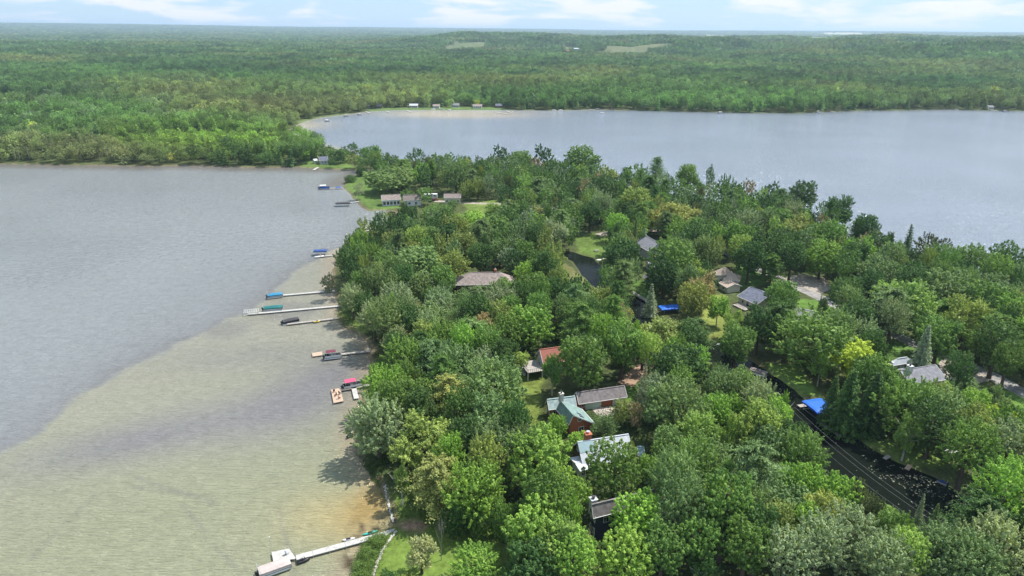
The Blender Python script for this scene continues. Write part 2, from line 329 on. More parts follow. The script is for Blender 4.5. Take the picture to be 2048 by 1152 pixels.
# weed streaks and anchor-line scars on the bed
for (xa, ya, xb, yb) in ((275, 955, 430, 1010), (560, 1020, 590, 1150), (360, 1010, 470, 1140), (265, 970, 430, 1000), (60, 1120, 200, 980)):
    A_ = G(xa, ya, 0); B_ = G(xb, yb, 0); ex, ey = B_.x - A_.x, B_.y - A_.y; tt = np.clip(((GX - A_.x) * ex + (GY - A_.y) * ey) / (ex * ex + ey * ey), 0, 1)
    dl = np.hypot(GX - A_.x - tt * ex + 1.2 * (vnoise(GX, GY, 9) - .5), GY - A_.y - tt * ey + 1.2 * (vnoise(GX, GY, 6) - .5)); shc = blend(shc, PURP * 0.8, np.exp(-(dl / 0.5) ** 2) * 0.35 * (LS > 3))
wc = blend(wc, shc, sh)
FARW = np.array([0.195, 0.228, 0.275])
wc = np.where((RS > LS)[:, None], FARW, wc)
flat_ = np.clip((13 - RS) / 8, 0, 1) * (RS > LS)
wc = blend(wc, np.array([0.30, 0.28, 0.24]), flat_ * ((GX < 150) & (dist > 600)) * 0.7)
wc = blend(wc, np.array([0.37, 0.33, 0.27]), 1.6 * gauss(915, 228, 85, 38) * (RS > LS))
wc = blend(wc, np.array([0.36, 0.33, 0.27]), 1.2 * gauss(600, 252, 30, 40) * (RS > LS))
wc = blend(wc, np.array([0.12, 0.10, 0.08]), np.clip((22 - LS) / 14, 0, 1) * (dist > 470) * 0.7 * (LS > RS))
wc = blend(wc, np.array([0.085, 0.10, 0.10]), np.clip((30 - RS) / 26, 0, 1) * (dist > 820) * (GX > 120) * 0.6 * (RS > LS))  # dark reflection of the shore trees, painted into the water colour
wc = wc * (0.92 + 0.16 * vnoise(GX, GY, 40)[:, None])
def water_material(name, ripple, dark=None):
    m = bpy.data.materials.new(name); m.use_nodes = True; t = m.node_tree; n = t.nodes; l = t.links.new; p = n['Principled BSDF']
    p.inputs['IOR'].default_value = 1.33
    tcx = n.new('ShaderNodeTexCoord')
    if dark is None:
        p.inputs['Roughness'].default_value = 0.14
        a = n.new('ShaderNodeAttribute'); a.attribute_name = 'wcol'
        # fine mottling of the bed seen through the water
        q = n.new('ShaderNodeTexNoise'); q.inputs['Scale'].default_value = 0.35; q.inputs['Detail'].default_value = 9; q.inputs['Roughness'].default_value = 0.68; q.inputs['Distortion'].default_value = 0.6
        l(tcx.outputs['Object'], q.inputs[0]); r = n.new('ShaderNodeMapRange'); r.inputs[1].default_value = 0.3; r.inputs[2].default_value = 0.7; r.inputs[3].default_value = 0.86; r.inputs[4].default_value = 1.12
        l(q.outputs[0], r.inputs[0]); mm = n.new('ShaderNodeMix'); mm.data_type = 'RGBA'; mm.blend_type = 'MULTIPLY'; mm.inputs[0].default_value = 1
        l(a.outputs['Color'], mm.inputs[6]); l(r.outputs[0], mm.inputs[7]); l(mm.outputs[2], p.inputs['Base Color'])
    else:
        p.inputs['Base Color'].default_value = (*dark, 1); p.inputs['IOR'].default_value = 1.11; p.inputs['Roughness'].default_value = 0.04
    hs = []
    for sc, st, rz in ripple:
        mpn = n.new('ShaderNodeMapping'); mpn.inputs['Scale'].default_value = st; mpn.inputs['Rotation'].default_value = (0, 0, rz); l(tcx.outputs['Object'], mpn.inputs[0])
        w = n.new('ShaderNodeTexNoise'); w.inputs['Scale'].default_value = sc; w.inputs['Detail'].default_value = 4; w.inputs['Roughness'].default_value = 0.6; w.inputs['Distortion'].default_value = 0.7
        l(mpn.outputs[0], w.inputs[0]); hs.append(w.outputs[0])
    s = hs[0]
    for h in hs[1:]:
        ad = n.new('ShaderNodeMath'); ad.operation = 'ADD'; l(s, ad.inputs[0]); l(h, ad.inputs[1]); s = ad.outputs[0]
    bp = n.new('ShaderNodeBump'); bp.inputs['Strength'].default_value = 1.0 if dark is None else 0.10; bp.inputs['Distance'].default_value = 0.6 if dark is None else 0.1
    l(s, bp.inputs['Height']); l(bp.outputs[0], p.inputs['Normal']); return m
WATER = water_material('lake_water', [(0.5, (0.22, 1.5, 1), R(-7)), (1.6, (0.3, 1.3, 1), R(-14))])
Fw = FQ[keep & (np.max(CS[FQ], 1) < 900)]
used, inv = np.unique(Fw, return_inverse=True)
vz = np.zeros(len(used))
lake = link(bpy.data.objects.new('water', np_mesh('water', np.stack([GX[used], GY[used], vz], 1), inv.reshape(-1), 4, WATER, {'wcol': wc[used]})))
tag(lake, kind='structure')
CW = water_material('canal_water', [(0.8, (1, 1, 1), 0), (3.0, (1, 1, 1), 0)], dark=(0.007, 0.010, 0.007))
near_l = (LS > 4) | (RS > 4)
Fc = FQ[np.any(CS[FQ] > -5, 1) & ~np.any(near_l[FQ], 1)]
used, inv = np.unique(Fc, return_inverse=True)
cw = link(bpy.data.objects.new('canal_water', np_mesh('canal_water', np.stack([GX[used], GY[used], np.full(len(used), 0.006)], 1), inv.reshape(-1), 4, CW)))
tag(cw, kind='structure')

# ------------------------------------------------------------------ roads, drives and paved areas (thin sheets over the flat land)
def strip(name, pts, w, m, z=0.806, kind='structure'):
    c = [G(a, b, 0.8) for a, b in pts]; S = []
    for i in range(len(c) - 1):
        for k in range(6):
            S.append(c[i].lerp(c[i + 1], k / 6))
    S.append(c[-1])
    for _ in range(4): S = [S[0]] + [(S[i - 1] + S[i] * 2 + S[i + 1]) / 4 for i in range(1, len(S) - 1)] + [S[-1]]
    v = []; f = []
    for i, p in enumerate(S):
        d = (S[min(i + 1, len(S) - 1)] - S[max(i - 1, 0)]).normalized(); nn = Vector((-d.y, d.x, 0)); ww = w / 2 * (1 + 0.06 * math.sin(i * 1.7))
        v += [(p + nn * ww)[:2] + (z,), (p - nn * ww)[:2] + (z,)]
        if i: f.append([2 * i - 2, 2 * i, 2 * i + 1, 2 * i - 1])
    o = MB(); o.poly(v, f); return tag(o.build(name, m), kind=kind)
def patch(name, pts, m, z=0.808):
    o = MB(); o.poly([tuple(G(a, b, 0.8))[:2] + (z,) for a, b in pts]); return tag(o.build(name, m), kind='structure')
ASPH = mat('asphalt', (0.24, 0.23, 0.22), 0.9, 0.2, 0.35, 0.5)
GRAV = mat('gravel', (0.30, 0.265, 0.225), 0.95, 0.1, 0.25, 0.9, bump=0.4, bscale=3)
PAVE = mat('paving', (0.42, 0.36, 0.33), 0.9, 0.2, 0.2, 0.6)
DIRT = mat('red_dirt', (0.27, 0.185, 0.13), 0.95, 0.1, 0.3, 0.5)
strip('road', [(2140, 830), (2040, 783), (1985, 752), (1900, 716), (1815, 682), (1740, 648), (1668, 608), (1600, 576), (1530, 545), (1470, 515), (1432, 486), (1420, 460)], 6.0, ASPH)
strip('lane', [(1432, 486), (1370, 455), (1290, 440), (1225, 420), (1130, 418), (1010, 408), (930, 406), (870, 402)], 4.5, GRAV, 0.812)
strip('side_lane', [(1196, 470), (1235, 462), (1290, 462), (1330, 458), (1372, 456)], 5.0, GRAV, 0.818)
patch('parking_ground', [(1566, 558), (1600, 548), (1650, 556), (1664, 578), (1640, 588), (1600, 574)], GRAV, 0.822)
strip('driveway', [(1900, 716), (1890, 735), (1905, 755), (1930, 765), (1975, 752)], 4.0, GRAV, 0.826)
strip('dirt_lane', [(1250, 770), (1268, 750), (1290, 735), (1305, 715), (1312, 690), (1320, 660)], 5.0, DIRT)
patch('driveway', [(1184, 818), (1222, 812), (1246, 814), (1240, 826), (1230, 828), (1204, 842)], PAVE, 0.83)
strip('driveway', [(1332, 1060), (1336, 1000), (1334, 960), (1336, 925), (1330, 905)], 4.5, GRAV, 0.81)
# ------------------------------------------------------------------ colours of built things
WHITE = mat('white_paint', (0.62, 0.62, 0.60), 0.5, 0.4, 0.06, 2)
DOCKW = mat('dock_white', (0.46, 0.445, 0.42), 0.7, 0.3, 0.2, 1.2, wave=1.1)
DOCKG = mat('dock_grey_wood', (0.36, 0.33, 0.30), 0.85, 0.2, 0.25, 2, wave=1.1)
DOCKT = mat('dock_tan_wood', (0.50, 0.36, 0.27), 0.85, 0.2, 0.2, 2, wave=1.1)
ALU = mat('aluminium', (0.62, 0.63, 0.65), 0.35, 0.5, 0.05, 2, metal=0.7)
BLACK = mat('black_rubber', (0.02, 0.02, 0.022), 0.5, 0.4)
DKGREY = mat('dark_grey_fabric', (0.05, 0.05, 0.055), 0.8, 0.2, 0.15, 2)
BLUE = mat('blue_canvas', (0.02, 0.12, 0.50), 0.55, 0.3, 0.12, 1.2)
BLUED = mat('navy_canvas', (0.02, 0.06, 0.20), 0.6, 0.3, 0.12, 1.2)
TEALB = mat('cyan_canvas', (0.02, 0.19, 0.33), 0.6, 0.3, 0.15, 1.5)
TEAL = mat('teal_canvas', (0.01, 0.12, 0.12), 0.6, 0.3, 0.15, 1.5)
MAROON = mat('maroon_canvas', (0.13, 0.03, 0.05), 0.7, 0.3, 0.15, 1.5)
PINK = mat('pink_canvas', (0.62, 0.07, 0.15), 0.7, 0.3, 0.1, 1.5)
BEIGE = mat('beige_canvas', (0.42, 0.36, 0.34), 0.8, 0.2, 0.1, 1.5)
YELLOW = mat('yellow_plastic', (0.62, 0.45, 0.04), 0.4, 0.4, 0.08, 2)
KTEAL = mat('turquoise_plastic', (0.03, 0.38, 0.33), 0.4, 0.4, 0.08, 2)
CABLE = mat('cable_sheath', (0.30, 0.30, 0.31), 0.6, 0.3)
GLASS = mat('window_glass', (0.02, 0.025, 0.03), 0.08, 0.6)
SKYL = mat('skylight_glass', (0.02, 0.03, 0.05), 0.1, 0.6)
CEDARW = mat('red_cedar_siding', (0.30, 0.10, 0.05), 0.85, 0.2, 0.15, 1.5, stretch=(1, 1, 6))
GREYGR = mat('grey_green_shingles', (0.30, 0.38, 0.38), 0.85, 0.2, 0.25, 1.1)
GREENR = mat('green_shingles', (0.17, 0.245, 0.23), 0.85, 0.2, 0.25, 1.1)
BRNR = mat('brown_shingles', (0.18, 0.16, 0.16), 0.9, 0.2, 0.28, 1.1)
BRNR2 = mat('weathered_brown_shingles', (0.25, 0.205, 0.185), 0.9, 0.2, 0.3, 1.2)
WHTR = mat('white_metal_roof', (0.43, 0.46, 0.50), 0.5, 0.4, 0.16, 1)
BLUR = mat('pale_blue_shingles', (0.25, 0.35, 0.38), 0.7, 0.3, 0.12, 3)
REDR = mat('red_shingles', (0.29, 0.115, 0.085), 0.9, 0.2, 0.2, 2.5)
TANR = mat('tan_shingles', (0.38, 0.30, 0.24), 0.9, 0.2, 0.15, 3)
SLATE = mat('slate_blue_shingles', (0.12, 0.13, 0.17), 0.85, 0.2, 0.25, 1.1)
GRYR = mat('grey_shingles', (0.185, 0.185, 0.205), 0.85, 0.2, 0.25, 1.1)
NAVYW = mat('navy_siding', (0.028, 0.038, 0.058), 0.7, 0.3, 0.1, 2)
CREAM = mat('cream_siding', (0.55, 0.50, 0.40), 0.8, 0.2, 0.08, 2)
GREYW = mat('grey_siding', (0.42, 0.43, 0.44), 0.8, 0.2, 0.08, 2)
DARKW = mat('dark_wood_siding', (0.10, 0.065, 0.045), 0.85, 0.2, 0.2, 2)
BRICK = mat('brick', (0.38, 0.14, 0.08), 0.9, 0.2, 0.25, 6)
PGREEN = mat('pale_green_paint', (0.40, 0.50, 0.42), 0.6, 0.3, 0.06, 2)
STONE = mat('pale_stone', (0.48, 0.45, 0.42), 0.9, 0.2, 0.2, 2, bump=0.5, bscale=5)
PUR = mat('dark_red_wood', (0.19, 0.07, 0.05), 0.85, 0.2, 0.2, 2)

# ------------------------------------------------------------------ houses
def house(name, label, rp1, rp2, hr, eaveA, heA, wallm, roofm, eaveB=None, heB=None, ov=0.5, windows=(), doors=(), chim=None, chm=None, hip=0.0, hip2=None, cat='house', group=None, trim=WHITE, z0=0.8, skylights=(), bandcol=None, flat_band=None):
    """ridge from rp1 to rp2 (height hr), side A = right-hand side of that direction, its eave passes through pixel eaveA at height heA"""
    a = G(*rp1, hr); b_ = G(*rp2, hr); d = (b_ - a); d.z = 0; Ln = d.length; d.normalize(); n = Vector((d.y, -d.x, 0))
    def wid(px, he): e = G(*px, he); return abs((e - a).dot(n))
    wA = wid(eaveA, heA); wB = wid(eaveB, heB) if eaveB else wA; heB = heB if heB else heA
    c = (a + b_) / 2 + n * (wA - wB) / 2; c.z = z0
    root = empty(name, c, math.atan2(d.y, d.x), label, cat, group); off = (wA - wB) / 2
    # local frame: x along ridge, y = -n side (left). side A at y=-wA+off.. ; ridge at y=off
    X = Ln / 2; yr = off; yA = -(wA - off); yB = wB + off; r_ = hr - z0; eA = heA - z0; eB = heB - z0; iv = ov
    def zat(y): return r_ + (y - yr) * ((eA - r_) / (yA - yr) if y < yr else (eB - r_) / (yB - yr))
    h2 = hip if hip2 is None else hip2; th = 0.16
    wy0, wy1 = yA + iv, yB - iv; x0, x1 = -X - hip + iv, X + h2 - iv; z_0, z_1 = zat(wy0) - 0.1, zat(wy1) - 0.1
    wm = MB()
    if hip or h2: zt = min(z_0, z_1); wm.box(((x0 + x1) / 2, (wy0 + wy1) / 2, zt / 2), (x1 - x0, wy1 - wy0, zt))
    else:
        ring_ = [(wy0, 0), (wy1, 0), (wy1, z_1), (yr, r_ - 0.12), (wy0, z_0)]
        wm.loft([[(x0, y, z) for y, z in ring_], [(x1, y, z) for y, z in ring_]])
    wall = wm.build('wall', wallm, root)
    rf = MB()
    for (ye, ze) in ((yA, eA), (yB, eB)):
        e0, e1 = -X - hip, X + h2
        top = [(e0, ye, ze), (e1, ye, ze), (X, yr, r_), (-X, yr, r_)]
        rf.poly(top + [(x, y, z - th) for x, y, z in top], [(0, 1, 2, 3), (7, 6, 5, 4), (0, 4, 5, 1), (1, 5, 6, 2), (3, 7, 4, 0)])
    if hip: rf.poly([(-X - hip, yA, eA), (-X - hip, yB, eB), (-X, yr, r_), (-X - hip, yA, eA - th), (-X - hip, yB, eB - th)], [(1, 0, 2), (0, 1, 4, 3)])
    if h2: rf.poly([(X + h2, yA, eA), (X + h2, yB, eB), (X, yr, r_), (X + h2, yA, eA - th), (X + h2, yB, eB - th)], [(0, 1, 2), (1, 0, 3, 4)])
    roof = rf.build('roof', roofm, root)
    rc = MB(); rc.box((0, yr, r_ + 0.03), (2 * X, 0.35, 0.08)); rc.build('ridge_cap', roofm, roof)
    if not hip:
        for xe, on in ((-X, True), (X, not h2)):
            if not on: continue
            s = -1 if xe < 0 else 1
            for ye, ze in ((yA, eA), (yB, eB)): tm = MB(); tm.poly([(xe + s * 0.03, ye, ze - 0.3), (xe + s * 0.03, yr, r_ - 0.3), (xe + s * 0.03, yr, r_ + 0.02), (xe + s * 0.03, ye, ze + 0.02), (xe - s * 0.05, ye, ze - 0.3), (xe - s * 0.05, yr, r_ - 0.3), (xe - s * 0.05, yr, r_ + 0.02), (xe - s * 0.05, ye, ze + 0.02)],
                [(0, 1, 2, 3), (7, 6, 5, 4), (0, 4, 5, 1), (3, 2, 6, 7), (0, 3, 7, 4)]); tm.build('bargeboard', trim, root)
    for ye, ze in ((yA, eA), (yB, eB)): gt = MB(); gt.box(((h2 - hip) / 2, ye - (0.06 if ye < yr else -0.06), ze - 0.09), (2 * X + hip + h2, 0.12, 0.14)); gt.build('gutter', trim, root)
    def opening(side, t_, zc, w, h, nm, pane):
        # side A/B: along x ; L (x0 end) / R (x1 end): along y
        fr = MB(); pn = MB(); k = 0.09
        if side in 'AB':
            y = wy0 - 0.02 if side == 'A' else wy1 + 0.02; x = x0 + (x1 - x0) * t_; dy = -0.03 if side == 'A' else 0.03
            for q in ((x - w / 2, zc, k, h + k), (x + w / 2, zc, k, h + k), (x, zc - h / 2, w - k, k), (x, zc + h / 2, w - k, k), (x, zc, k / 2, h - k)): fr.box((q[0], y + dy, q[1]), (q[2], 0.1, q[3]))
            pn.box((x, y, zc), (w - k, 0.05, h - k))
        else:
            xx = x0 - 0.02 if side == 'L' else x1 + 0.02; y = wy0 + (wy1 - wy0) * t_; dx = -0.03 if side == 'L' else 0.03
            for q in ((y - w / 2, zc, k, h + k), (y + w / 2, zc, k, h + k), (y, zc - h / 2, w - k, k), (y, zc + h / 2, w - k, k), (y, zc, k / 2, h - k)): fr.box((xx + dx, q[0], q[1]), (0.1, q[2], q[3]))
            pn.box((xx, y, zc), (0.05, w - k, h - k))
        f = fr.build(nm, trim, root); pn.build('pane' if nm == 'window' else 'door_panel', pane, f); return f
    for w_ in windows: opening(*w_, 'window', GLASS)
    for s_, t_, zc, w, h, m_ in doors: opening(s_, t_, zc, w, h, 'garage_door' if w > 2 else 'door', m_)
    if chim:
        cx, cy, cw_, ch = chim; cx *= X; base = zat(yr + cy) - 0.4
        cb = MB(); cb.box((cx, yr + cy, base + ch / 2), (cw_, cw_, ch)); cb.box((cx, yr + cy, base + ch + 0.06), (cw_ + 0.2, cw_ + 0.2, 0.12))
        c_ = cb.build('chimney', chm or BRICK, roof); pt = MB(); pt.tube([(cx, yr + cy, base + ch + 0.1), (cx, yr + cy, base + ch + 0.5)], cw_ * 0.2); 
        pt.tube([(cx, yr + cy, base + ch + 0.55), (cx, yr + cy, base + ch + 0.65)], cw_ * 0.32); pt.build('chimney_cap', ALU if chm is BRICK or chm is None else DKGREY, roof)
    for (sx, sy) in skylights:
        sk = MB(); y = yr + sy; sl = math.atan2((eA - r_), (yA - yr)) if sy < 0 else math.atan2((eB - r_), (yB - yr)); w = 0.6
        pts = [(sx * X - 0.4, y - w), (sx * X + 0.4, y - w), (sx * X + 0.4, y + w), (sx * X - 0.4, y + w)]
        sk.poly([(x, yy, zat(yy) - 0.02) for x, yy in pts] + [(x, yy, zat(yy) + 0.1) for x, yy in pts], [(4, 5, 6, 7), (0, 1, 5, 4), (1, 2, 6, 5), (2, 3, 7, 6), (3, 0, 4, 7)])
        sk.build('skylight', SKYL, roof)
    return root, (X, yA, yB, eA, eB, r_, yr)

LM = []   # landmarks for describing trees: (phrase, position)
def mark(phrase, px, py, z=2): LM.append((phrase, G(px, py, z)))

house('garage', 'long brown-roofed red cedar garage with pale green doors facing the paved drive', (1152, 785), (1249, 771), 5.6, (1166, 807), 3.2, CEDARW, BRNR,
      doors=(('A', 0.30, 1.15, 4.6, 2.1, PGREEN), ('A', 0.85, 1.15, 3.2, 2.1, PGREEN)), windows=(('L', 0.5, 1.5, 1.0, 0.9), ('A', 0.08, 1.4, 0.9, 0.9)), cat='garage')
house('cabin_wing', 'low red cedar cabin wing under a pale grey-green roof, beside the long garage', (1094, 799), (1150, 792), 6.2, (1103, 819), 4.0, CEDARW, GREYGR,
      windows=(('A', 0.15, 1.7, 1.2, 1.1), ('L', 0.4, 1.7, 1.5, 1.2)), chim=(0.1, 0.1, 0.5, 1.6), chm=ALU, cat='cabin')
house('cabin', 'red cedar cabin whose green gable roof has two skylights and a stone chimney', (1121, 800), (1147, 830), 7.2, (1131, 841), 4.6, CEDARW, GREENR, eaveB=(1189, 846), heB=3.2,
      windows=(('R', 0.5, 1.4, 1.4, 1.3), ('R', 0.42, 4.3, 1.0, 0.9), ('B', 0.8, 1.2, 1.2, 1.0)), chim=(-0.9, 0.0, 1.0, 2.6), chm=STONE, skylights=((0.35, 3.0), (0.7, 3.0)), cat='cabin')
hm_, im_ = house('metal_roofed_house', 'white metal-roofed house with a round brick chimney at the centre of the wooded point', (1155, 884), (1257, 868), 7.5, (1172, 932), 3.4, DARKW, WHTR,
      windows=(('L', 0.3, 1.6, 1.6, 1.4), ('L', 0.6, 4.2, 1.2, 1.0), ('A', 0.2, 1.3, 1.2, 1.0), ('A', 0.8, 1.3, 1.2, 1.0)), chim=(-0.55, 0.9, 1.5, 2.6), chm=BRICK)
X_, yA_, yr_, r__, eA_ = im_[0], im_[1], im_[6], im_[5], im_[3]; q = MB(); zz_ = lambda y: r__ + (y - yr_) * (eA_ - r__) / (yA_ - yr_) + .02; ym = yr_ + (yA_ - yr_) * .48
q.poly([(x, y, zz_(y) + d_) for d_ in (0, .1) for x, y in ((-X_ - .02, yr_ - .15), (-X_ * .42, yr_ - .15), (-X_ * .42, ym), (-X_ - .02, ym))], [(4, 7, 6, 5), (0, 1, 2, 3), (0, 4, 5, 1), (1, 5, 6, 2), (2, 6, 7, 3), (3, 7, 4, 0)])
q.build('shingled_section', BLUR, [c for c in bpy.data.objects if c.parent is hm_ and c.name.startswith('roof')][0])
house('shed', 'small pale blue-roofed shed at the right end of the white metal-roofed house', (1274, 893), (1288, 893), 4.4, (1276, 912), 2.9, DARKW, BLUR, windows=(('A', 0.5, 1.1, 0.8, 0.7),), cat='shed')
house('carport', 'white flat-roofed carport in front of the white metal-roofed house', (1150, 926), (1168, 922), 3.9, (1160, 942), 3.5, WHITE, WHTR, windows=(('A', 0.5, 1.3, 0.9, 0.8),), cat='carport')
house('navy_house', 'tall navy-sided house with white corner trim and brown roof near the bottom of the photo', (1183, 1009), (1310, 978), 9.6, (1200, 1033), 7.0, NAVYW, BRNR,
      windows=(('L', 0.3, 5.6, 1.6, 1.5), ('L', 0.7, 5.6, 1.6, 1.5), ('L', 0.3, 2.4, 1.6, 1.9), ('L', 0.7, 2.4, 1.6, 1.9), ('A', 0.2, 4.6, 1.2, 1.3), ('A', 0.55, 2.0, 1.2, 1.3), ('A', 0.55, 4.9, 1.2, 1.3)), chim=(-0.86, 1.2, 1.3, 3.6), chm=GREYW)
hs, hi = house('red_roofed_house', 'red-roofed house with a raised grey wooden deck behind the lawn', (1079, 699), (1122, 693), 8.4, (1092, 728), 5.0, GREYW, REDR,
      windows=(('L', 0.35, 2.0, 1.6, 1.6), ('L', 0.65, 2.0, 1.6, 1.6), ('A', 0.3, 3.4, 1.2, 1.1)))
X_, yA_, yB_ = hi[:3]; dk = MB(); dk.box((-X_ - 2.7, (yA_ + yB_) / 2 - 1, 2.7), (5.4, 7.5, 0.2)); dk.build('deck', DOCKG, hs)
for sx in (-5.2, -0.6):
    for sy in (-4.4, 2.4): p_ = MB(); p_.box((-X_ + sx, (yA_ + yB_) / 2 + sy, 1.3), (0.25, 0.25, 2.6)); p_.build('deck_post', WHITE, hs)
rl = MB()
for k in range(12): rl.box((-X_ - 5.35, (yA_ + yB_) / 2 - 4.7 + k * 0.67, 3.3), (0.07, 0.07, 1.0))
for k in range(9): rl.box((-X_ - 5.2 + k * 0.64, (yA_ + yB_) / 2 - 4.7, 3.3), (0.07, 0.07, 1.0))
rl.box((-X_ - 5.35, (yA_ + yB_) / 2 - 1, 3.83), (0.1, 7.5, 0.08)); rl.box((-X_ - 2.8, (yA_ + yB_) / 2 - 4.7, 3.83), (5.2, 0.1, 0.08)); rl.build('railing', DOCKG, hs)
house('brown_hip_house', 'big brown hip-roofed house mostly hidden by trees on the point', (938, 545), (1000, 544), 9.0, (932, 570), 5.4, DARKW, BRNR2, hip=5.5, windows=(('A', 0.3, 1.6, 1.5, 1.4), ('A', 0.7, 1.6, 1.5, 1.4), ('L', 0.5, 1.6, 1.2, 1.2)), chim=(0.7, 0.5, 0.9, 1.6), chm=BRICK)
house('garage', 'small brown hip-roofed garage at the left side of the big hidden brown house', (918, 552), (926, 552), 8.2, (916, 566), 5.0, DARKW, BRNR2, hip=3, windows=(('A', 0.5, 1.3, 1.0, 0.9),), cat='garage')
house('tan_house', 'tan-roofed house with two stepped hip roofs between dark trees', (1446, 535), (1452, 535), 7.6, (1441, 550), 5.0, CREAM, TANR, hip=3.4, windows=(('A', 0.3, 1.6, 1.2, 1.2), ('A', 0.7, 1.6, 1.2, 1.2)))
house('tan_annex', 'lower tan-roofed wing at the right side of the tan house', (1462, 546), (1470, 547), 5.8, (1458, 560), 3.9, CREAM, TANR, hip=2.5, windows=(('A', 0.5, 1.3, 1.3, 1.0),), cat='house wing')
house('garage', 'plain tan-roofed garage in front of the tan house', (1452, 558), (1470, 568), 4.6, (1452, 574), 3.4, CREAM, TANR, windows=(('A', 0.5, 1.3, 1.3, 1.0),), cat='garage')
h7, i7 = house('slate_house', 'cream house with a slate-blue roof and a small furnished rear deck', (1501, 573), (1541, 590), 6.4, (1477, 593), 3.6, CREAM, SLATE,
      windows=(('A', 0.25, 1.4, 1.0, 1.2), ('A', 0.8, 1.4, 1.0, 1.2), ('L', 0.5, 1.4, 1.2, 1.1)), doors=(('A', 0.52, 1.15, 1.1, 2.1, GLASS),))
d7 = MB(); d7.box((0, i7[1] - 2.0, 0.4), (6.5, 3.6, 0.25)); d7.build('deck', DOCKG, h7)
r7 = MB()
for k in range(10): r7.box((-3.2 + k * 0.71, i7[1] - 3.75, 0.95), (0.07, 0.07, 0.9))
r7.box((0, i7[1] - 3.75, 1.4), (6.5, 0.1, 0.08)); r7.build('railing', PUR, h7)
house('grey_hip_house', 'grey hip-roofed house tucked between the long lawn and the big green tree crown', (1604, 618), (1632, 624), 5.6, (1590, 640), 3.4, CREAM, GRYR, hip=3.0, windows=(('A', 0.5, 1.3, 1.2, 1.1),))
house('garage', 'white garage with a pale hip roof behind the grey chimney house', (1795, 717), (1814, 714), 5.0, (1793, 730), 3.4, WHITE, WHTR, hip=2.5, windows=(('A', 0.3, 1.3, 1.0, 0.9), ('A', 0.7, 1.3, 1.0, 0.9)), cat='garage')
house('grey_ranch_house', 'low grey-roofed house with a white chimney at the right beside the road', (1800, 741), (1872, 729), 6.0, (1818, 772), 3.4, CREAM, GRYR, chim=(-0.62, -0.8, 1.3, 2.4), chm=WHITE, windows=(('A', 0.3, 1.3, 1.2, 1.1), ('A', 0.7, 1.3, 1.2, 1.1), ('R', 0.5, 1.3, 1.2, 1.0)))
h10, i10 = house('grey_gable_house', 'two-storey grey gabled house with a deck above the channel', (1290, 470), (1318, 486), 8.6, (1276, 490), 5.2, GREYW, GRYR, windows=(('R', 0.35, 4.2, 1.3, 1.4), ('R', 0.65, 4.2, 1.3, 1.4), ('R', 0.35, 1.6, 1.3, 1.4), ('A', 0.5, 3.2, 1.2, 1.2)))
d10 = MB(); d10.box((i10[0] + 2.2, 0, 2.5), (4.4, 6.5, 0.2)); d10.build('deck', DOCKG, h10)
for sy in (-3, 3): p_ = MB(); p_.box((i10[0] + 4.1, sy, 1.2), (0.25, 0.25, 2.4)); p_.build('deck_post', GREYW, h10)
house('sunroom', 'low white-walled sunroom with a grey roof below the grey gabled house', (1295, 522), (1322, 521), 4.8, (1299, 534), 3.4, WHITE, GRYR, windows=tuple(('A', x, 1.4, 1.2, 1.5) for x in (0.15, 0.38, 0.62, 0.85)) + (('L', 0.5, 1.4, 1.3, 1.4),), cat='sunroom')
house('shed', 'tiny blue-grey boat shed on the lawn by the channel', (1291, 548), (1298, 551), 4.0, (1288, 555), 2.9, GREYW, GRYR, windows=(('A', 0.5, 1.1, 0.8, 0.7),), cat='shed')
house('white_beach_house', 'white waterside house with a brown roof and dark windows on the cove lawn', (762, 390), (800, 388), 7.0, (764, 401), 4.4, WHITE, BRNR2, windows=tuple(('A', x, 1.6, 1.5, 2.0) for x in (0.1, 0.3, 0.5, 0.7, 0.9)) + (('L', 0.5, 1.6, 1.5, 1.5),))
house('brown_gable_house', 'brown-roofed white house between the white waterside house and the trailer', (806, 390), (842, 388), 7.4, (812, 401), 4.4, WHITE, BRNR2, windows=(('A', 0.3, 1.6, 1.3, 1.4), ('A', 0.7, 1.6, 1.3, 1.4), ('L', 0.5, 3.6, 1.2, 1.0)))
house('garage', 'detached cream garage with a brown roof right of the white trailer', (888, 387), (922, 387), 6.6, (888, 396), 4.4, CREAM, BRNR2, windows=(('A', 0.15, 1.6, 1.2, 1.1), ('A', 0.85, 1.6, 1.2, 1.1)), doors=(('A', 0.5, 1.2, 3.4, 2.2, DOCKT),), cat='garage')
house('dark_roofed_cottage', 'small dark-roofed cottage alone on the shore at the neck of the point', (637, 313), (655, 312), 6.6, (634, 322), 3.8, GREYW, SLATE, windows=(('A', 0.3, 1.4, 1.2, 1.1), ('A', 0.7, 1.4, 1.2, 1.1)))
house('shed', 'white shed left of the dark-roofed cottage on the shore', (626, 318), (633, 317), 4.4, (626, 322), 3.2, WHITE, WHTR, windows=(('A', 0.5, 1.2, 0.9, 0.8),), cat='shed')
house('brown_shed', 'low house roof peeking through trees beside the winding lane', (1052, 434), (1064, 433), 4.2, (1052, 438), 3.2, PUR, REDR, windows=(('A', 0.5, 1.2, 0.9, 0.8),), cat='shed')
house('back_shore_house', 'small pale-roofed house half hidden among the trees of the far side shore', (1418, 410), (1444, 412), 6.5, (1416, 418), 4.2, GREYW, GRYR, windows=(('A', 0.3, 1.4, 1.2, 1.1), ('A', 0.7, 1.4, 1.2, 1.1)))
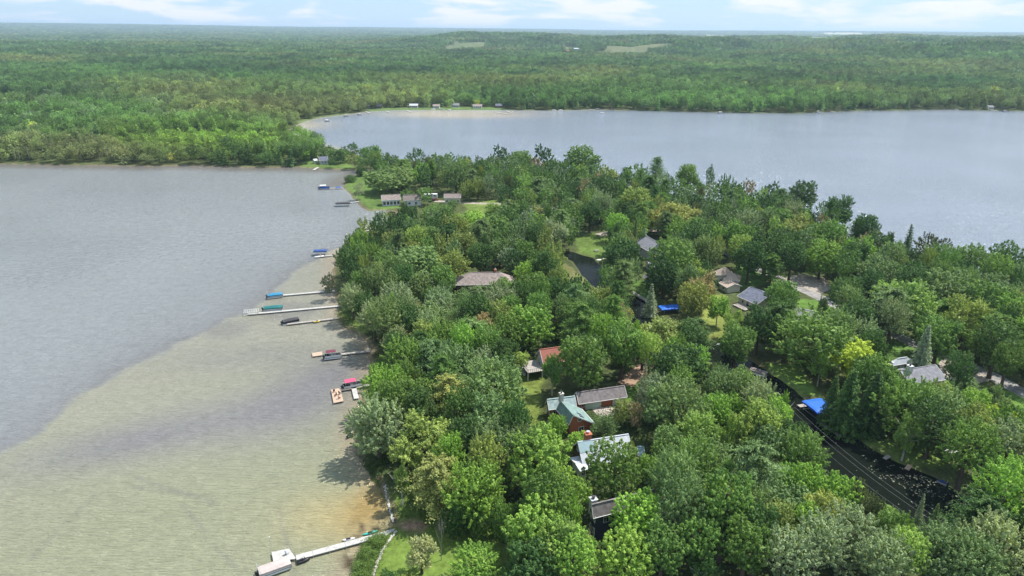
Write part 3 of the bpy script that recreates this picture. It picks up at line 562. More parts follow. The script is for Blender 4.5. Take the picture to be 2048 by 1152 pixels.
# houses along the far shore and farms beyond
FARH = [((1137 - 502, 205), 10, GREYW, GRYR, 'grey cottage at the left end of the far shore bay, under dark trees', (607, 222)),
        (None, 12, WHITE, GRYR, 'grey-roofed house behind the first trees of the far shore bay', (741, 213)),
        (None, 11, DARKW, SLATE, 'dark house with a shaded front on the far shore bay', (757, 214)),
        (None, 15, CREAM, WHTR, 'long pale-roofed house on the far shore bay', (828, 213)),
        (None, 12, WHITE, BRNR2, 'white house with brown roof beside the parked cars on the far shore', (873, 214)),
        (None, 14, GREYW, GRYR, 'grey-roofed house beside the bright lawn of the far shore', (911, 212)),
        (None, 16, WHITE, BRNR2, 'low white ranch house right of the yellow tree on the far shore', (955, 214)),
        (None, 12, PUR, SLATE, 'dark red house farthest right in the row on the bay', (998, 213)),
        (None, 13, DARKW, SLATE, 'dark house in the trees above the docks at the right of the far shore', (1503, 208)),
        (None, 10, WHITE, GRYR, 'small white house among the trees far along the right shore', (1978, 216))]
for _, Lh, wm_, rm_, lb, (fx, fy) in FARH:
    g = G(fx, fy + 2.2, 0.8); dpt = P(g)[2]; Lh *= .78
    a_ = P(g + Vector((-Lh / 2, 0, 5.2))); b__ = P(g + Vector((Lh / 2, 0, 5.2))); e_ = P(g + Vector((0, -4.2, 3.0)))
    house('lake_house', lb, a_[:2], b__[:2], 6.0, e_[:2], 3.8, wm_, rm_, windows=tuple(('A', x, 1.6, 1.6, 1.3) for x in (0.15, 0.4, 0.62, 0.85)), group='houses on the far shore')
for lb, (fx, dist_, L_, wm_, rm_, hz) in {'white farm building with a long pale roof on the distant hill': (1440, 4700, 70, WHITE, WHTR, 8), 'red-roofed farmhouse in a distant clearing': (1135, 3000, 26, WHITE, REDR, 7),
        'grey barn beside the red-roofed farmhouse': (1152, 3050, 22, GREYW, WHTR, 8), 'brown-roofed farmhouse in the distant field on the left': (872, 2900, 30, CREAM, REDR, 7), 'white barn at the edge of the distant field': (903, 3200, 26, WHITE, WHTR, 8),
        'small pale farm shed right of the distant field': (984, 3000, 16, WHITE, GRYR, 6)}.items():
    v = ray(fx, 90); k = dist_ / math.hypot(v.x, v.y); gx, gy = v.x * k, v.y * k; gz = float(far_h(np.array([gx]), np.array([gy]))[0]) + 0.8
    a_ = P((gx - L_ / 2, gy, gz + hz)); b__ = P((gx + L_ / 2, gy, gz + hz)); e_ = P((gx, gy - 8, gz + hz * 0.6))
    house('farm_building', lb, a_[:2], b__[:2], gz + hz, e_[:2], gz + hz * 0.6, wm_, rm_, z0=gz, windows=(('A', 0.3, 2, 2.5, 1.8), ('A', 0.7, 2, 2.5, 1.8)), cat='farm building')
# distant mast
v = ray(1055, 62); k = 6500 / math.hypot(v.x, v.y); gx, gy = v.x * k, v.y * k; gz = float(far_h(np.array([gx]), np.array([gy]))[0])
mt = empty('radio_mast', (gx, gy, gz), 0, 'thin radio mast rising above the horizon at the centre', 'mast')
m_ = MB(); m_.tube([(0, 0, 0), (0, 0, 75)], [2.2, 0.9], 6); m_.build('tower', GREYW, mt)
m_ = MB(); m_.tube([(0, 0, 72), (0, 0, 78)], 3.2, 8); m_.build('antenna', GREYW, mt)
# ------------------------------------------------------------------ docks
def dock(label, p1, p2, w, m, z=0.62, name='dock', group=None, posts=True, ends=(0, 0)):
    a = G(*p1, z); b_ = G(*p2, z); d = b_ - a; Ln = d.length; rz = math.atan2(d.y, d.x); c = (a + b_) / 2; c.z = 0
    r = empty(name, c, rz, label, 'dock', group); k = max(1, int(Ln / 3)); s = Ln / k
    for i in range(k) if Ln < 60 else range(1):
        q = MB()
        if Ln >= 60: s = Ln
        q.box((-Ln / 2 + s * (i + .5), 0, z - 0.06), (s - 0.05, w, 0.10)); q.build('deck_section', m, r)
    q = MB(); q.box((0, w / 2 - 0.05, z - 0.16), (Ln, 0.08, 0.12)); q.box((0, -w / 2 + 0.05, z - 0.16), (Ln, 0.08, 0.12)); q.build('side_rail', m, r)
    if posts:
        for i in range(k + 1):
            for sy in (-1, 1): q = MB(); q.tube([(-Ln / 2 + i * Ln / k, sy * (w / 2 + 0.05), -0.8), (-Ln / 2 + i * Ln / k, sy * (w / 2 + 0.05), z + 0.12)], 0.045, 6); q.build('post', ALU, r)
    return r
def quad_platform(label, pts, m, z=0.62, name='dock_platform'):
    g = [G(a, b, z) for a, b in pts]; c = sum(g, Vector()) / 4; c.z = 0; r = empty(name, c, 0, label, 'platform')
    q = MB(); l = [p - c for p in g]; q.poly([(p.x, p.y, z) for p in l] + [(p.x, p.y, z - 0.14) for p in l], [(0, 1, 2, 3), (7, 6, 5, 4), (0, 4, 5, 1), (1, 5, 6, 2), (2, 6, 7, 3), (3, 7, 4, 0)]); q.build('deck', m, r)
    for p in l: q = MB(); q.tube([(p.x, p.y, -0.8), (p.x, p.y, z + 0.25)], 0.06, 6); q.build('post', ALU, r)
    return r
# ------------------------------------------------------------------ boats
def frame2(p1, p2, z=0.4):
    a = G(*p1, z); b_ = G(*p2, z); d = b_ - a; return (a + b_) / 2, d.length, math.atan2(d.y, d.x)
def pontoon(label, bow, stern, style, cm, hullm=WHITE, wr=0.36, lift=0.0, z=0.5, group=None, name='pontoon_boat', W_=None):
    c, Ln, rz = frame2(stern, bow, z); c.z = lift; W = W_ or min(2.7, Ln * wr); X = Ln / 2
    r = empty(name, c, rz, label, 'boat', group)
    for s in (-1, 1):
        q = MB(); q.tube([(-X, s * W * .36, 0.15), (X * .8, s * W * .36, 0.15), (X, s * W * .36, 0.32)], [0.33, 0.33, 0.08], 10); q.build('float', ALU, r, True)
    q = MB(); q.box((0, 0, 0.55), (Ln * .97, W, 0.12)); q.build('deck', DKGREY if style != 'open' else BEIGE, r)
    q = MB(); h = 0.65
    for s in (-1, 1): q.box((0, s * (W / 2 - .03), 0.61 + h / 2), (Ln * .9, 0.05, h))
    q.box((X * .9, 0, 0.61 + h / 2), (0.05, W - 0.11, h)); q.box((-X * .9, 0, 0.61 + h / 2), (0.05, W - 0.11, h)); q.build('fence_panel', hullm, r)
    q = MB(); q.box((-X - 0.15, 0, 0.55), (0.35, 0.4, 0.75)); q.box((-X - 0.2, 0, 1.05), (0.6, 0.42, 0.42)); q.box((-X - 0.15, 0, 0.0), (0.15, 0.12, 0.6)); q.build('outboard_motor', BLACK, r)
    if style == 'cover':      # mounded mooring cover
        rings = []
        for t in (-0.93, -0.75, -0.45, -0.15, 0.2, 0.5, 0.78, 0.95):
            hh = 1.28 + 0.42 * max(0, 1 - (t * 1.05) ** 2) + 0.06 * math.sin(t * 17); w2 = W / 2 + 0.05
            rings.append([(t * X, -w2, 0.85), (t * X, -w2, 1.28), (t * X, -w2 * .5, hh), (t * X, 0, hh + .1), (t * X, w2 * .5, hh), (t * X, w2, 1.28), (t * X, w2, 0.85)])
        q = MB(); q.loft(rings); q.build('mooring_cover', cm, r)
        q = MB(); q.tube([(-X * .8, -W / 2, 1.2), (-X * .95, -W / 2, 2.3), (-X * .95, W / 2, 2.3), (-X * .8, W / 2, 1.2)], 0.045, 6); q.build('bimini_frame', ALU, r)
    else:
        for sx in (-.7, .55):
            for s in (-1, 1): q = MB(); q.box((sx * X, s * W * .3, 0.85), (Ln * .24, W * .26, 0.42)); q.box((sx * X, s * W * .42, 1.12), (Ln * .24, W * .08, 0.3)); q.build('bench_seat', BEIGE if style == 'open' else DKGREY, r)
        q = MB(); q.box((-0.1 * X, -W * .22, 1.0), (0.6, 0.7, 0.8)); q.build('helm_console', hullm, r)
    if style == 'canopy':     # sun canopy on a tube frame
        x0, x1 = -X * .75, X * .35; rings = []
        for i in range(6):
            x = x0 + (x1 - x0) * i / 5
            rings.append([(x, -W / 2, 2.45), (x, -W * .25, 2.6), (x, 0, 2.66), (x, W * .25, 2.6), (x, W / 2, 2.45), (x, W / 2, 2.39), (x, 0, 2.58), (x, -W / 2, 2.39)])
        q = MB(); q.loft(rings); q.build('canopy', cm, r)
        for sx in (x0 + .1, x1 - .1):
            for s in (-1, 1): q = MB(); q.tube([(sx, s * W * .49, 0.65), (sx, s * W * .49, 2.42)], 0.04, 6); q.build('canopy_pole', ALU, r)
    return r
def runabout(label, bow, stern, hullm, coverm, wr=0.34, lift=0.0, name='motor_boat', group=None, covered=True, cat='boat'):
    c, Ln, rz = frame2(stern, bow, 0.4); c.z = lift; X = Ln / 2; W = Ln * wr; r = empty(name, c, rz, label, cat, group)
    def wd(t): return W / 2 * (1 if t < 0.1 else max(0.03, math.cos((t - 0.1) / 0.9 * math.pi / 2) ** 0.7))
    rings = []
    for t in np.linspace(-1, 1, 11):
        w2 = wd(t); rings.append([(t * X, -w2, 0.62), (t * X, -w2 * .85, 0.2), (t * X, 0, -0.12 + 0.25 * max(0, t)), (t * X, w2 * .85, 0.2), (t * X, w2, 0.62), (t * X, 0, 0.66)])
    q = MB(); q.loft(rings); q.build('hull', hullm, r, False)
    rings = []
    for t in np.linspace(-0.96, 0.9, 9):
        w2 = wd(t) * .96; hh = (0.95 + 0.45 * math.exp(-((t + .1) / .35) ** 2)) if covered else 0.78
        rings.append([(t * X, -w2, 0.645), (t * X, -w2 * .5, hh * .93), (t * X, 0, hh), (t * X, w2 * .5, hh * .93), (t * X, w2, 0.645)])
    q = MB(); q.loft(rings); q.build('mooring_cover' if covered else 'foredeck', coverm, r)
    if not covered:
        q = MB(); q.box((-X * .35, 0, 0.9), (X * .25, W * .7, 0.3)); q.build('bench_seat', BEIGE, r)
    q = MB(); q.box((-X - .15, 0, 0.5), (0.35, 0.35, 1.0)); q.box((-X - .2, 0, 1.0), (0.45, 0.36, 0.3)); q.build('outboard_motor', BLACK, r)
    return r
def kayak(label, p1, p2, m, name='kayak', w=0.75, z=0.12, cat='kayak', canoe=False):
    c, Ln, rz = frame2(p1, p2, z); c.z = z; X = Ln / 2; r = empty(name, c, rz, label, cat); rings = []
    for t in np.linspace(-1, 1, 11):
        w2 = max(0.02, w / 2 * (1 - abs(t) ** 2.4)); rings.append([(t * X, -w2, 0.16 + .06 * t * t), (t * X, -w2 * .7, 0.0), (t * X, w2 * .7, 0.0), (t * X, w2, 0.16 + .06 * t * t), (t * X, 0, 0.26 + .05 * t * t)])
    q = MB(); q.loft(rings); q.build('hull', m, r, True); q = MB(); q.tube([(-.45, 0, .255), (.45, 0, .255)], [.22, .22], 10); q.build('cockpit', BLACK, r); return r
def jetski(label, p1, p2, m1, m2, z=0.1):
    c, Ln, rz = frame2(p1, p2, 0.3); c.z = z; X = Ln / 2; r = empty('jet_ski', c, rz, label, 'jet ski'); W = min(1.3, Ln * .38); rings = []
    for t in np.linspace(-1, 1, 9):
        w2 = W / 2 * (1 if t < 0 else max(0.08, 1 - t ** 2)); rings.append([(t * X, -w2, .45), (t * X, -w2 * .7, .05), (t * X, w2 * .7, .05), (t * X, w2, .45), (t * X, 0, .55 + .25 * max(0, t) * (1 - t) * 2)])
    q = MB(); q.loft(rings); q.build('hull', m1, r, True); q = MB(); q.tube([(-X * .8, 0, .72), (0, 0, .85)], [.16, .2], 8); q.build('seat', m2, r)
    q = MB(); q.tube([(.15 * X, -.38, 1.12), (.2 * X, 0, 1.06), (.15 * X, .38, 1.12)], .045, 6); q.tube([(.35 * X, 0, .6), (.2 * X, 0, 1.06)], .07, 6); q.build('handlebar', BLACK, r); return r
def boat_lift(label, p1, p2, w, cm, name='boat_lift', zt=3.0, cov=True, group=None):
    c, Ln, rz = frame2(p1, p2, zt if cov else 1.2); c.z = 0; X = Ln / 2; r = empty(name, c, rz, label, 'boat lift', group)
    for sx in (-1, 1):
        for sy in (-1, 1): q = MB(); q.tube([(sx * X * .75, sy * w * .45, -.8), (sx * X * .75, sy * w * .45, zt - .3 if cov else 1.6)], .07, 6); q.build('lift_post', ALU, r)
    q = MB()
    for sy in (-1, 1): q.box((0, sy * w * .45, .35), (Ln * .8, .1, .12))
    for k in range(9 if not cov else 3): q.box(((-.95 + 1.9 * k / (8 if not cov else 2)) * X * .78, 0, .38 if cov else 1.25), (.09, w * .98, .1))
    if not cov:
        for sy in (-1, 1): q.box((0, sy * w * .5, 1.25), (Ln * .82, .12, .12))
    q.build('cradle_frame', ALU if cov else WHITE, r)
    if cov:
        rings = []
        for i in range(13):
            x = -X + Ln * i / 12; e = (0.25 if i in (0, 12) else 0) + 0.07 * (i % 2)
            rings.append([(x, -w / 2, zt - .75), (x, -w / 2, zt - .25 - e), (x, -w * .28, zt - e), (x, w * .28, zt - e), (x, w / 2, zt - .25 - e), (x, w / 2, zt - .75)])
        q = MB(); q.loft(rings, cap=False)
        q.build('canopy', cm, r)
    return r
def chair(label, px, py, z, rz, m=BLACK, group=None):
    g = G(px, py, z); r = empty('deck_chair', g, rz, label, 'chair', group); q = MB(); q.box((0, 0, .4), (.55, .55, .08)); q.build('seat', m, r)
    q = MB(); q.box((-.3, 0, .75), (.08, .55, .65)); q.build('backrest', m, r)
    for sx in (-1, 1):
        for sy in (-1, 1): q = MB(); q.box((sx * .23, sy * .23, .18), (.06, .06, .36)); q.build('leg', m, r)
    return r

# foreground group
dock('long white dock running from the pink-paved beach to the pontoon boat at the bottom', (592, 1115), (814, 1055), 1.45, DOCKW)
quad_platform('white square platform at the outer end of the long bottom dock', [(543, 1104), (578, 1097), (592, 1117), (547, 1125)], DOCKW, 0.63)
pontoon('pontoon boat under a beige cover beside the white square platform', (582, 1124), (515, 1148), 'cover', BEIGE, WHITE, lift=0.35, z=1.0)
jetski('black jet ski moored at the outer end of the long bottom dock', (594, 1126), (620, 1118), BLACK, DKGREY)
kayak('white paddle board lying along the long bottom dock', (684, 1082), (710, 1077), WHITE, 'paddle_board', 0.8)
kayak('turquoise kayak beside the beach end of the long bottom dock', (725, 1071), (756, 1062), KTEAL)
r = empty('mooring_pole', G(543, 1104, 0), 0, 'thin pole with a white light at the corner of the square platform', 'pole'); q = MB(); q.tube([(0, 0, -.8), (0, 0, 3.6)], .035, 6); q.build('pole', ALU, r); q = MB(); q.tube([(0, 0, 3.6), (0, 0, 3.85)], .12, 8); q.build('light', WHITE, r)
chair('grey chair on the white square platform', 574, 1108, .64, 1.0, ALU)
# docks up the left shore
dock('white dock leading to the cyan-covered pontoon boat', (566, 590), (669, 581), 1.3, DOCKW)
pontoon('pontoon boat under a cyan cover at the end of its white dock', (566, 589), (534, 593), 'cover', TEALB, WHITE, lift=.3, z=1.0)
dock('longest white dock, passing the teal-covered boat on the left shore', (496, 628), (684, 611), 1.3, DOCKW)
pontoon('boat under a teal cover on a lift at the longest white dock', (566, 616), (526, 619), 'cover', TEAL, WHITE, lift=.5, z=1.0)
boat_lift('empty white lift frame with cross bars beyond the teal-covered boat', (483, 624), (522, 620), 3.2, WHITE, cov=False)
dock('grey dock with the black pontoon boat and yellow craft beside it', (574, 648), (676, 636), 1.1, DOCKG)
pontoon('black pontoon boat with a dark cover at the grey dock', (598, 638), (564, 645), 'cover', DKGREY, DKGREY, lift=.1, z=.9)
kayak('yellow kayak resting against the grey dock', (627, 645), (641, 642), YELLOW, w=1.1, z=.4)
dock('brown dock leading to the maroon-canopied pontoon boat', (683, 708), (741, 702), 1.1, DOCKG)
pontoon('pontoon boat with a maroon canopy', (684, 710), (648, 714), 'canopy', MAROON, WHITE, lift=.35, z=1.0)
quad_platform('tan wooden swim raft at the end of the brown dock', [(624, 706), (644, 703), (645, 710), (625, 713)], DOCKT, .5, 'swim_raft')
dock('grey dock alongside the pink-canopied pontoon boat', (682, 779), (742, 769), 1.2, DOCKG)
dock('short white finger dock pointing towards the viewer below the pink canopy', (707, 773), (713, 797), 1.4, DOCKW)
pontoon('pontoon boat with a pink canopy and dark seats', (724, 766), (685, 774), 'canopy', PINK, WHITE, lift=.2, z=1.0)
quad_platform('tan wooden deck platform with four chairs standing in the water', [(662, 779), (680, 776), (687, 802), (667, 806)], DOCKT, .6)
for cx_, cy_, lb_ in ((668, 784, 'farthest dark chair on the tan platform'), (680, 788, 'dark chair on the right edge of the tan platform'), (671, 792, 'dark chair on the left half of the tan platform'), (679, 797, 'nearest dark chair on the tan platform')): chair(lb_, cx_, cy_, .62, random.random() * 6, DARKW, 'chairs on the tan platform')
jetski('black jet ski beached below the silvery shore tree', (694, 876), (706, 869), BLACK, DKGREY, .2)
boat_lift('navy canopy lift beside the white boat near the sandbar tip', (627, 500), (654, 499), 3.2, BLUED, zt=2.6)
runabout('white motor boat at a short dock below the navy canopy lift', (628, 515), (648, 512), WHITE, WHITE, covered=False)
dock('short white dock behind the white motor boat', (640, 513), (664, 510), 1.1, DOCKW)
runabout('boat under a pale cover moored by the inlet mouth', (726, 458), (745, 456), WHITE, GREYW)
dock('short white dock by the pale covered boat at the inlet', (730, 461), (752, 460), 1.3, DOCKW)
boat_lift('dark canopy lift off the cove lawn', (671, 405), (700, 404), 3.4, DKGREY, zt=2.4)
dock('pale dock between the cove lawn and the dark canopy lift', (690, 406), (718, 403), 1.4, DOCKW)
pontoon('white-topped pontoon boat with a blue hull off the cove lawn', (660, 375), (637, 376), 'canopy', WHITE, BLUE, lift=.3, z=1.0)
dock('dark narrow dock from the cove lawn to the blue-hulled boat', (656, 377), (688, 376), 1.2, DOCKG)
jetski('small blue jet ski beside the dark narrow dock', (672, 377), (682, 375), BLUE, BLUE, .3)
dock('white dock below the lone cottage at the neck of the point', (627, 340), (641, 331), 1.8, DOCKW)
# channel side
pontoon('beige open pontoon boat moored in the dark channel', (1499, 740), (1535, 751), 'open', BEIGE, BEIGE, z=.5)
boat_lift('wide bright blue canopy over a boat lift in the channel at the right', (1620, 812), (1660, 806), 7.0, BLUE, zt=3.2)
boat_lift('bright blue canopy over a boat lift between trees in the narrow channel', (1320, 614), (1360, 611), 4.2, BLUE, zt=3.2)
dock('small grey dock stub left of the wide blue canopy', (1597, 812), (1618, 809), 1.4, DOCKG)
dock('white dock along the channel bank below the wide blue canopy', (1639, 843), (1684, 872), 1.5, DOCKW, z=.75)
dock('tiny square stone landing on the channel bank', (1770, 912), (1778, 916), 2.2, DOCKG, z=.8, posts=False)
dock('small tan landing at the water edge near the pale reflection flecks', (1812, 932), (1822, 936), 2.4, DOCKT, z=.6, posts=False)
dock('long wooden walkway along the narrow channel bank', (1264, 583), (1302, 606), 1.8, DOCKG, z=.7)
dock('white dock on the far edge of the picnic lawn', (1143, 470), (1200, 464), 1.8, DOCKW, z=.8)
runabout('white boat moored where the picnic lawn meets the channel', (1192, 521), (1214, 519), WHITE, WHITE, covered=False)
runabout('blue-covered boat tucked under the right bank trees of the channel', (1874, 962), (1893, 970), BEIGE, BLUED)
boat_lift('bare white metal boat lift frame at the lower right', (1958, 1034), (2004, 1044), 5.5, WHITE, cov=False)
runabout('white boat near the dark water under the trees below the slate-roofed house', (1432, 690), (1456, 688), WHITE, WHITE, covered=False)
# lawn boat, picnic table, parasol
runabout('small white boat parked on the lawn by the wooden deck', (1043, 740), (1052, 754), WHITE, GREYW, wr=.42, lift=.85, name='rowing_boat', covered=False)
g = G(1193, 503); r = empty('picnic_table', g, .3, 'wooden picnic table on the bright lawn', 'picnic table'); q = MB(); q.box((0, 0, .75), (2.2, .9, .07)); q.build('tabletop', DOCKG, r)
for s in (-1, 1): q = MB(); q.box((0, s * .85, .45), (2.2, .35, .06)); q.build('bench', DOCKG, r); q = MB(); q.box((s * .8, 0, .4), (.1, 1.6, .1)); q.box((s * .8, .3, .55), (.1, .1, .5)); q.box((s * .8, -.3, .55), (.1, .1, .5)); q.build('leg_frame', DOCKG, r)
r = empty('parasol', G(1895, 912), 0, 'white garden parasol at the right bank beside dark trees', 'parasol'); q = MB(); q.tube([(0, 0, 0), (0, 0, 2.4)], .05, 6); q.build('pole', ALU, r)
q = MB(); q.tube([(0, 0, 2.0), (0, 0, 2.7)], [2.0, .05], 8); q.build('canopy', WHITE, r)
r = empty('parasol', G(1329, 1018), 0, 'small white parasol beside the navy house drive', 'parasol'); q = MB(); q.tube([(0, 0, 0), (0, 0, 2.2)], .05, 6); q.build('pole', ALU, r); q = MB(); q.tube([(0, 0, 1.9), (0, 0, 2.4)], [.9, .05], 8); q.build('canopy', WHITE, r)
# vehicles by the cove
def car(label, px, py, rz, m, L_=4.6, name='parked_car'):
    r = empty(name, G(px, py), rz, label, 'car'); q = MB(); W2 = .9
    q.loft([[(x * L_ / 2, -W2 * w, .35), (x * L_ / 2, -W2 * w, h), (x * L_ / 2, W2 * w, h), (x * L_ / 2, W2 * w, .35)] for x, w, h in ((-1, .85, .7), (-.92, 1, .95), (.5, 1, .95), (.9, .97, .8), (1, .8, .6))]); q.build('body', m, r)
    q = MB(); q.loft([[(x * L_ / 2, -W2 * .9, .94), (x2 * L_ / 2, -W2 * .72, 1.45), (x2 * L_ / 2, W2 * .72, 1.45), (x * L_ / 2, W2 * .9, .94)] for x, x2 in ((-.85, -.7), (.42, .15))]); q.build('cabin', GLASS, r)
    q = MB(); q.box((-.27 * L_ / 2, 0, 1.47), (.75 * L_ / 2, 1.25, .05)); q.build('roof', m, r)
    for sx in (-1, 1):
        for sy in (-1, 1): q = MB(); q.tube([(sx * L_ * .31, sy * .78, .34), (sx * L_ * .31, sy * .93, .34)], .34, 12); q.build('wheel', BLACK, r)
car('black car parked beside the white trailer at the cove', 862, 403, 1.2, BLACK)
g = G(862, 397); r = empty('travel_trailer', g, .05, 'white travel trailer parked between the houses at the cove', 'trailer'); q = MB(); q.loft([[(x, -1.25, .6), (x, -1.25, 2.9), (x, -1.0, 3.1), (x, 1.0, 3.1), (x, 1.25, 2.9), (x, 1.25, .6)] for x in (-4, 4)]); q.build('body', WHITE, r)
for x in (-2.5, 0, 2.5): q = MB(); q.box((x, -1.27, 2.0), (1.2, .06, .7)); q.build('window', GLASS, r)
for s in (-1, 1): q = MB(); q.tube([(0, s * 1.0, .38), (0, s * 1.22, .38)], .38, 12); q.build('wheel', BLACK, r)
car('red car half hidden on the drive right of the black car', 870, 401, .3, PUR)
car('white car parked beside the house on the far shore', 885, 220, .2, WHITE)
car('white car under the trees at the sunroom side', 1236, 458, .1, WHITE)
# far shore docks and boats
far = [(655, 241, 'pontoon'), (693, 231, 'pontoon'), (776, 223, 'dock'), (818, 222, 'dock'), (867, 219, 'boat'), (877, 217, 'boat'), (900, 221, 'boat'), (1003, 226, 'longdock'), (1017, 223, 'dock'), (1109, 221, 'boat'), (1122, 221, 'boat'), (1178, 218, 'longdock'), (1195, 218, 'boat'), (1204, 226, 'boat'), (1220, 217, 'dock'),
       (1432, 222, 'longdock'), (1441, 225, 'pontoon'), (1516, 222, 'longdock'), (1550, 222, 'longdock'), (1637, 223, 'pontoon'), (1660, 222, 'longdock'), (1738, 219, 'dock'), (1912, 218, 'dock'), (1985, 220, 'longdock'), (2010, 222, 'pontoon'), (735, 224, 'dock'), (720, 228, 'pontoon')]
nth = ['first', 'second', 'third', 'fourth', 'fifth', 'sixth', 'seventh', 'eighth', 'ninth', 'tenth', 'eleventh', 'twelfth']
cnt = {}
for fx, fy, kd in sorted(far):
    i = cnt.get(kd, 0); cnt[kd] = i + 1
    if kd == 'pontoon': pontoon('small white canopied boat at the distant shore, %s of its kind from the left' % nth[i], (fx + 5, fy), (fx - 5, fy), 'canopy', [WHITE, BEIGE, GREYW][i % 3], WHITE, W_=2.8, z=1.5, group='canopied boats on the far shore')
    if kd == 'boat': runabout('white motor boat at the distant shore, %s of them from the left' % nth[i], (fx + 4.5, fy), (fx - 4.5, fy - .6), WHITE, WHITE, .3, group='motor boats on the far shore')
    if kd == 'dock': dock('short pale dock on the far shore, %s of them from the left' % nth[i], (fx - 4, fy - 1.2), (fx + 5, fy + 2), 2.0, DOCKW, posts=False, group='short docks on the far shore')
    if kd == 'longdock': dock('long pale dock reaching out from the far shore, %s of them from the left' % nth[i], (fx - 14, fy - 2.2), (fx + 12, fy + 2.0), 2.0, DOCKW, posts=False, group='long docks on the far shore')
# shore stones
sm = MB(); rr_ = random.Random(3); pts = []
for i in range(5):
    for j in range(7):
        t = math.pi * (i / 4); a = 2 * math.pi * j / 7; k = .85 + .3 * rr_.random(); pts.append((k * math.sin(t) * math.cos(a), .8 * k * math.sin(t) * math.sin(a), .6 * k * math.cos(t)))
sm.loft([pts[i * 7:(i + 1) * 7] for i in range(5)]); STONE0 = None
def stones(path, n, label, group, s0=.22, s1=.42):
    global STONE0
    for k in range(n):
        t = k / (n - 1) * (len(path) - 1); i = min(int(t), len(path) - 2); f = t - i
        px = path[i][0] * (1 - f) + path[i + 1][0] * f + random.uniform(-1.5, 1.5); py = path[i][1] * (1 - f) + path[i + 1][1] * f + random.uniform(-1.2, 1.2)
        if STONE0 is None: STONE0 = sm.build('shore_stone', STONE); o = STONE0
        else: o = STONE0.copy(); link(o)
        g = G(px, py, .8); w = float(water_sd(g.x, g.y)); o.location = (g.x, g.y, min(.8, max(.1, -w * .32)) + .08); o.rotation_euler = (0, 0, random.random() * 6); s = random.uniform(s0, s1); o.scale = (s, s, s); tag(o, label, 'stone', group)
stones([(792, 1064), (768, 1095), (757, 1120), (746, 1150)], 46, 'whitish stone in the border line that separates lawn and reeds at the bottom', 'stones bordering the reeds')
stones([(770, 968), (776, 1000), (782, 1022), (786, 1040)], 34, 'whitish stone on the water edge above the long bottom dock', 'stones at the beach edge')
# power poles and lines over the channel
def wire(label, a, b_, sag=2.2):
    q = MB(); q.tube([tuple(Vector(a).lerp(Vector(b_), t) - Vector((0, 0, sag * 4 * t * (1 - t)))) for t in np.linspace(0, 1, 13)], .018, 5); tag(q.build('power_line', CABLE), label, 'cable', 'power lines over the channel')
pa = G(1579, 822, 8.2); pb = G(1990, 1125, 9)
for (dx, dz, lb) in ((-2.2, 0, 'power cable nearest the bottom left over the channel'), (0.3, .5, 'middle power cable over the channel'), (1.6, .8, 'power cable farthest to the right over the channel')): wire(lb, pa + Vector((dx, 0, dz)), pb + Vector((dx, 0, dz)))
for p_, lb in ((pa, 'wooden power pole hidden among trees at the far end of the channel cables'), (pb, 'wooden power pole hidden in the maples at the near end of the channel cables')):
    r = empty('power_pole', (p_.x, p_.y, .5), math.atan2(pb.y - pa.y, pb.x - pa.x) + math.pi / 2, lb, 'power pole'); q = MB(); q.tube([(0, 0, 0), (0, 0, p_.z + .6)], [.18, .11], 8); q.build('pole', DARKW, r)
    q = MB(); q.box((0, .3, p_.z - .1), (4.2, .12, .14)); q.build('crossarm', DARKW, r)
# ------------------------------------------------------------------ foliage prototypes (unit crowns; leaves are small bent leaf clumps)
def leaf_arrays(C_, Nn, size, tone, rng, aspect=0.62):
    n = len(C_); Nn = Nn / np.linalg.norm(Nn, axis=1, keepdims=True)
    a = rng.normal(size=(n, 3)); t1 = np.cross(Nn, a); t1 /= np.linalg.norm(t1, axis=1, keepdims=True) + 1e-9; t2 = np.cross(Nn, t1)
    s = (size * rng.uniform(0.6, 1.35, n))[:, None]
    v = np.stack([C_ - t1 * s, C_ - t2 * s * aspect + Nn * s * 0.15, C_ + t1 * s, C_ + t2 * s * aspect + Nn * s * 0.15], 1).reshape(-1, 3)
    return v, np.repeat(tone, 4)
def build_leaves(name, parts, m):
    V = np.concatenate([p[0] for p in parts]); T = np.concatenate([p[1] for p in parts]); return np_mesh(name, V, np.arange(len(V)), 4, m, {'tone': T})
def fib(n, rng):
    i = np.arange(n) + .5; ph = np.arccos(1 - 2 * i / n); th = math.pi * (1 + 5 ** .5) * i + rng.random() * 6
    return np.stack([np.cos(th) * np.sin(ph), np.sin(th) * np.sin(ph), np.cos(ph)], 1)
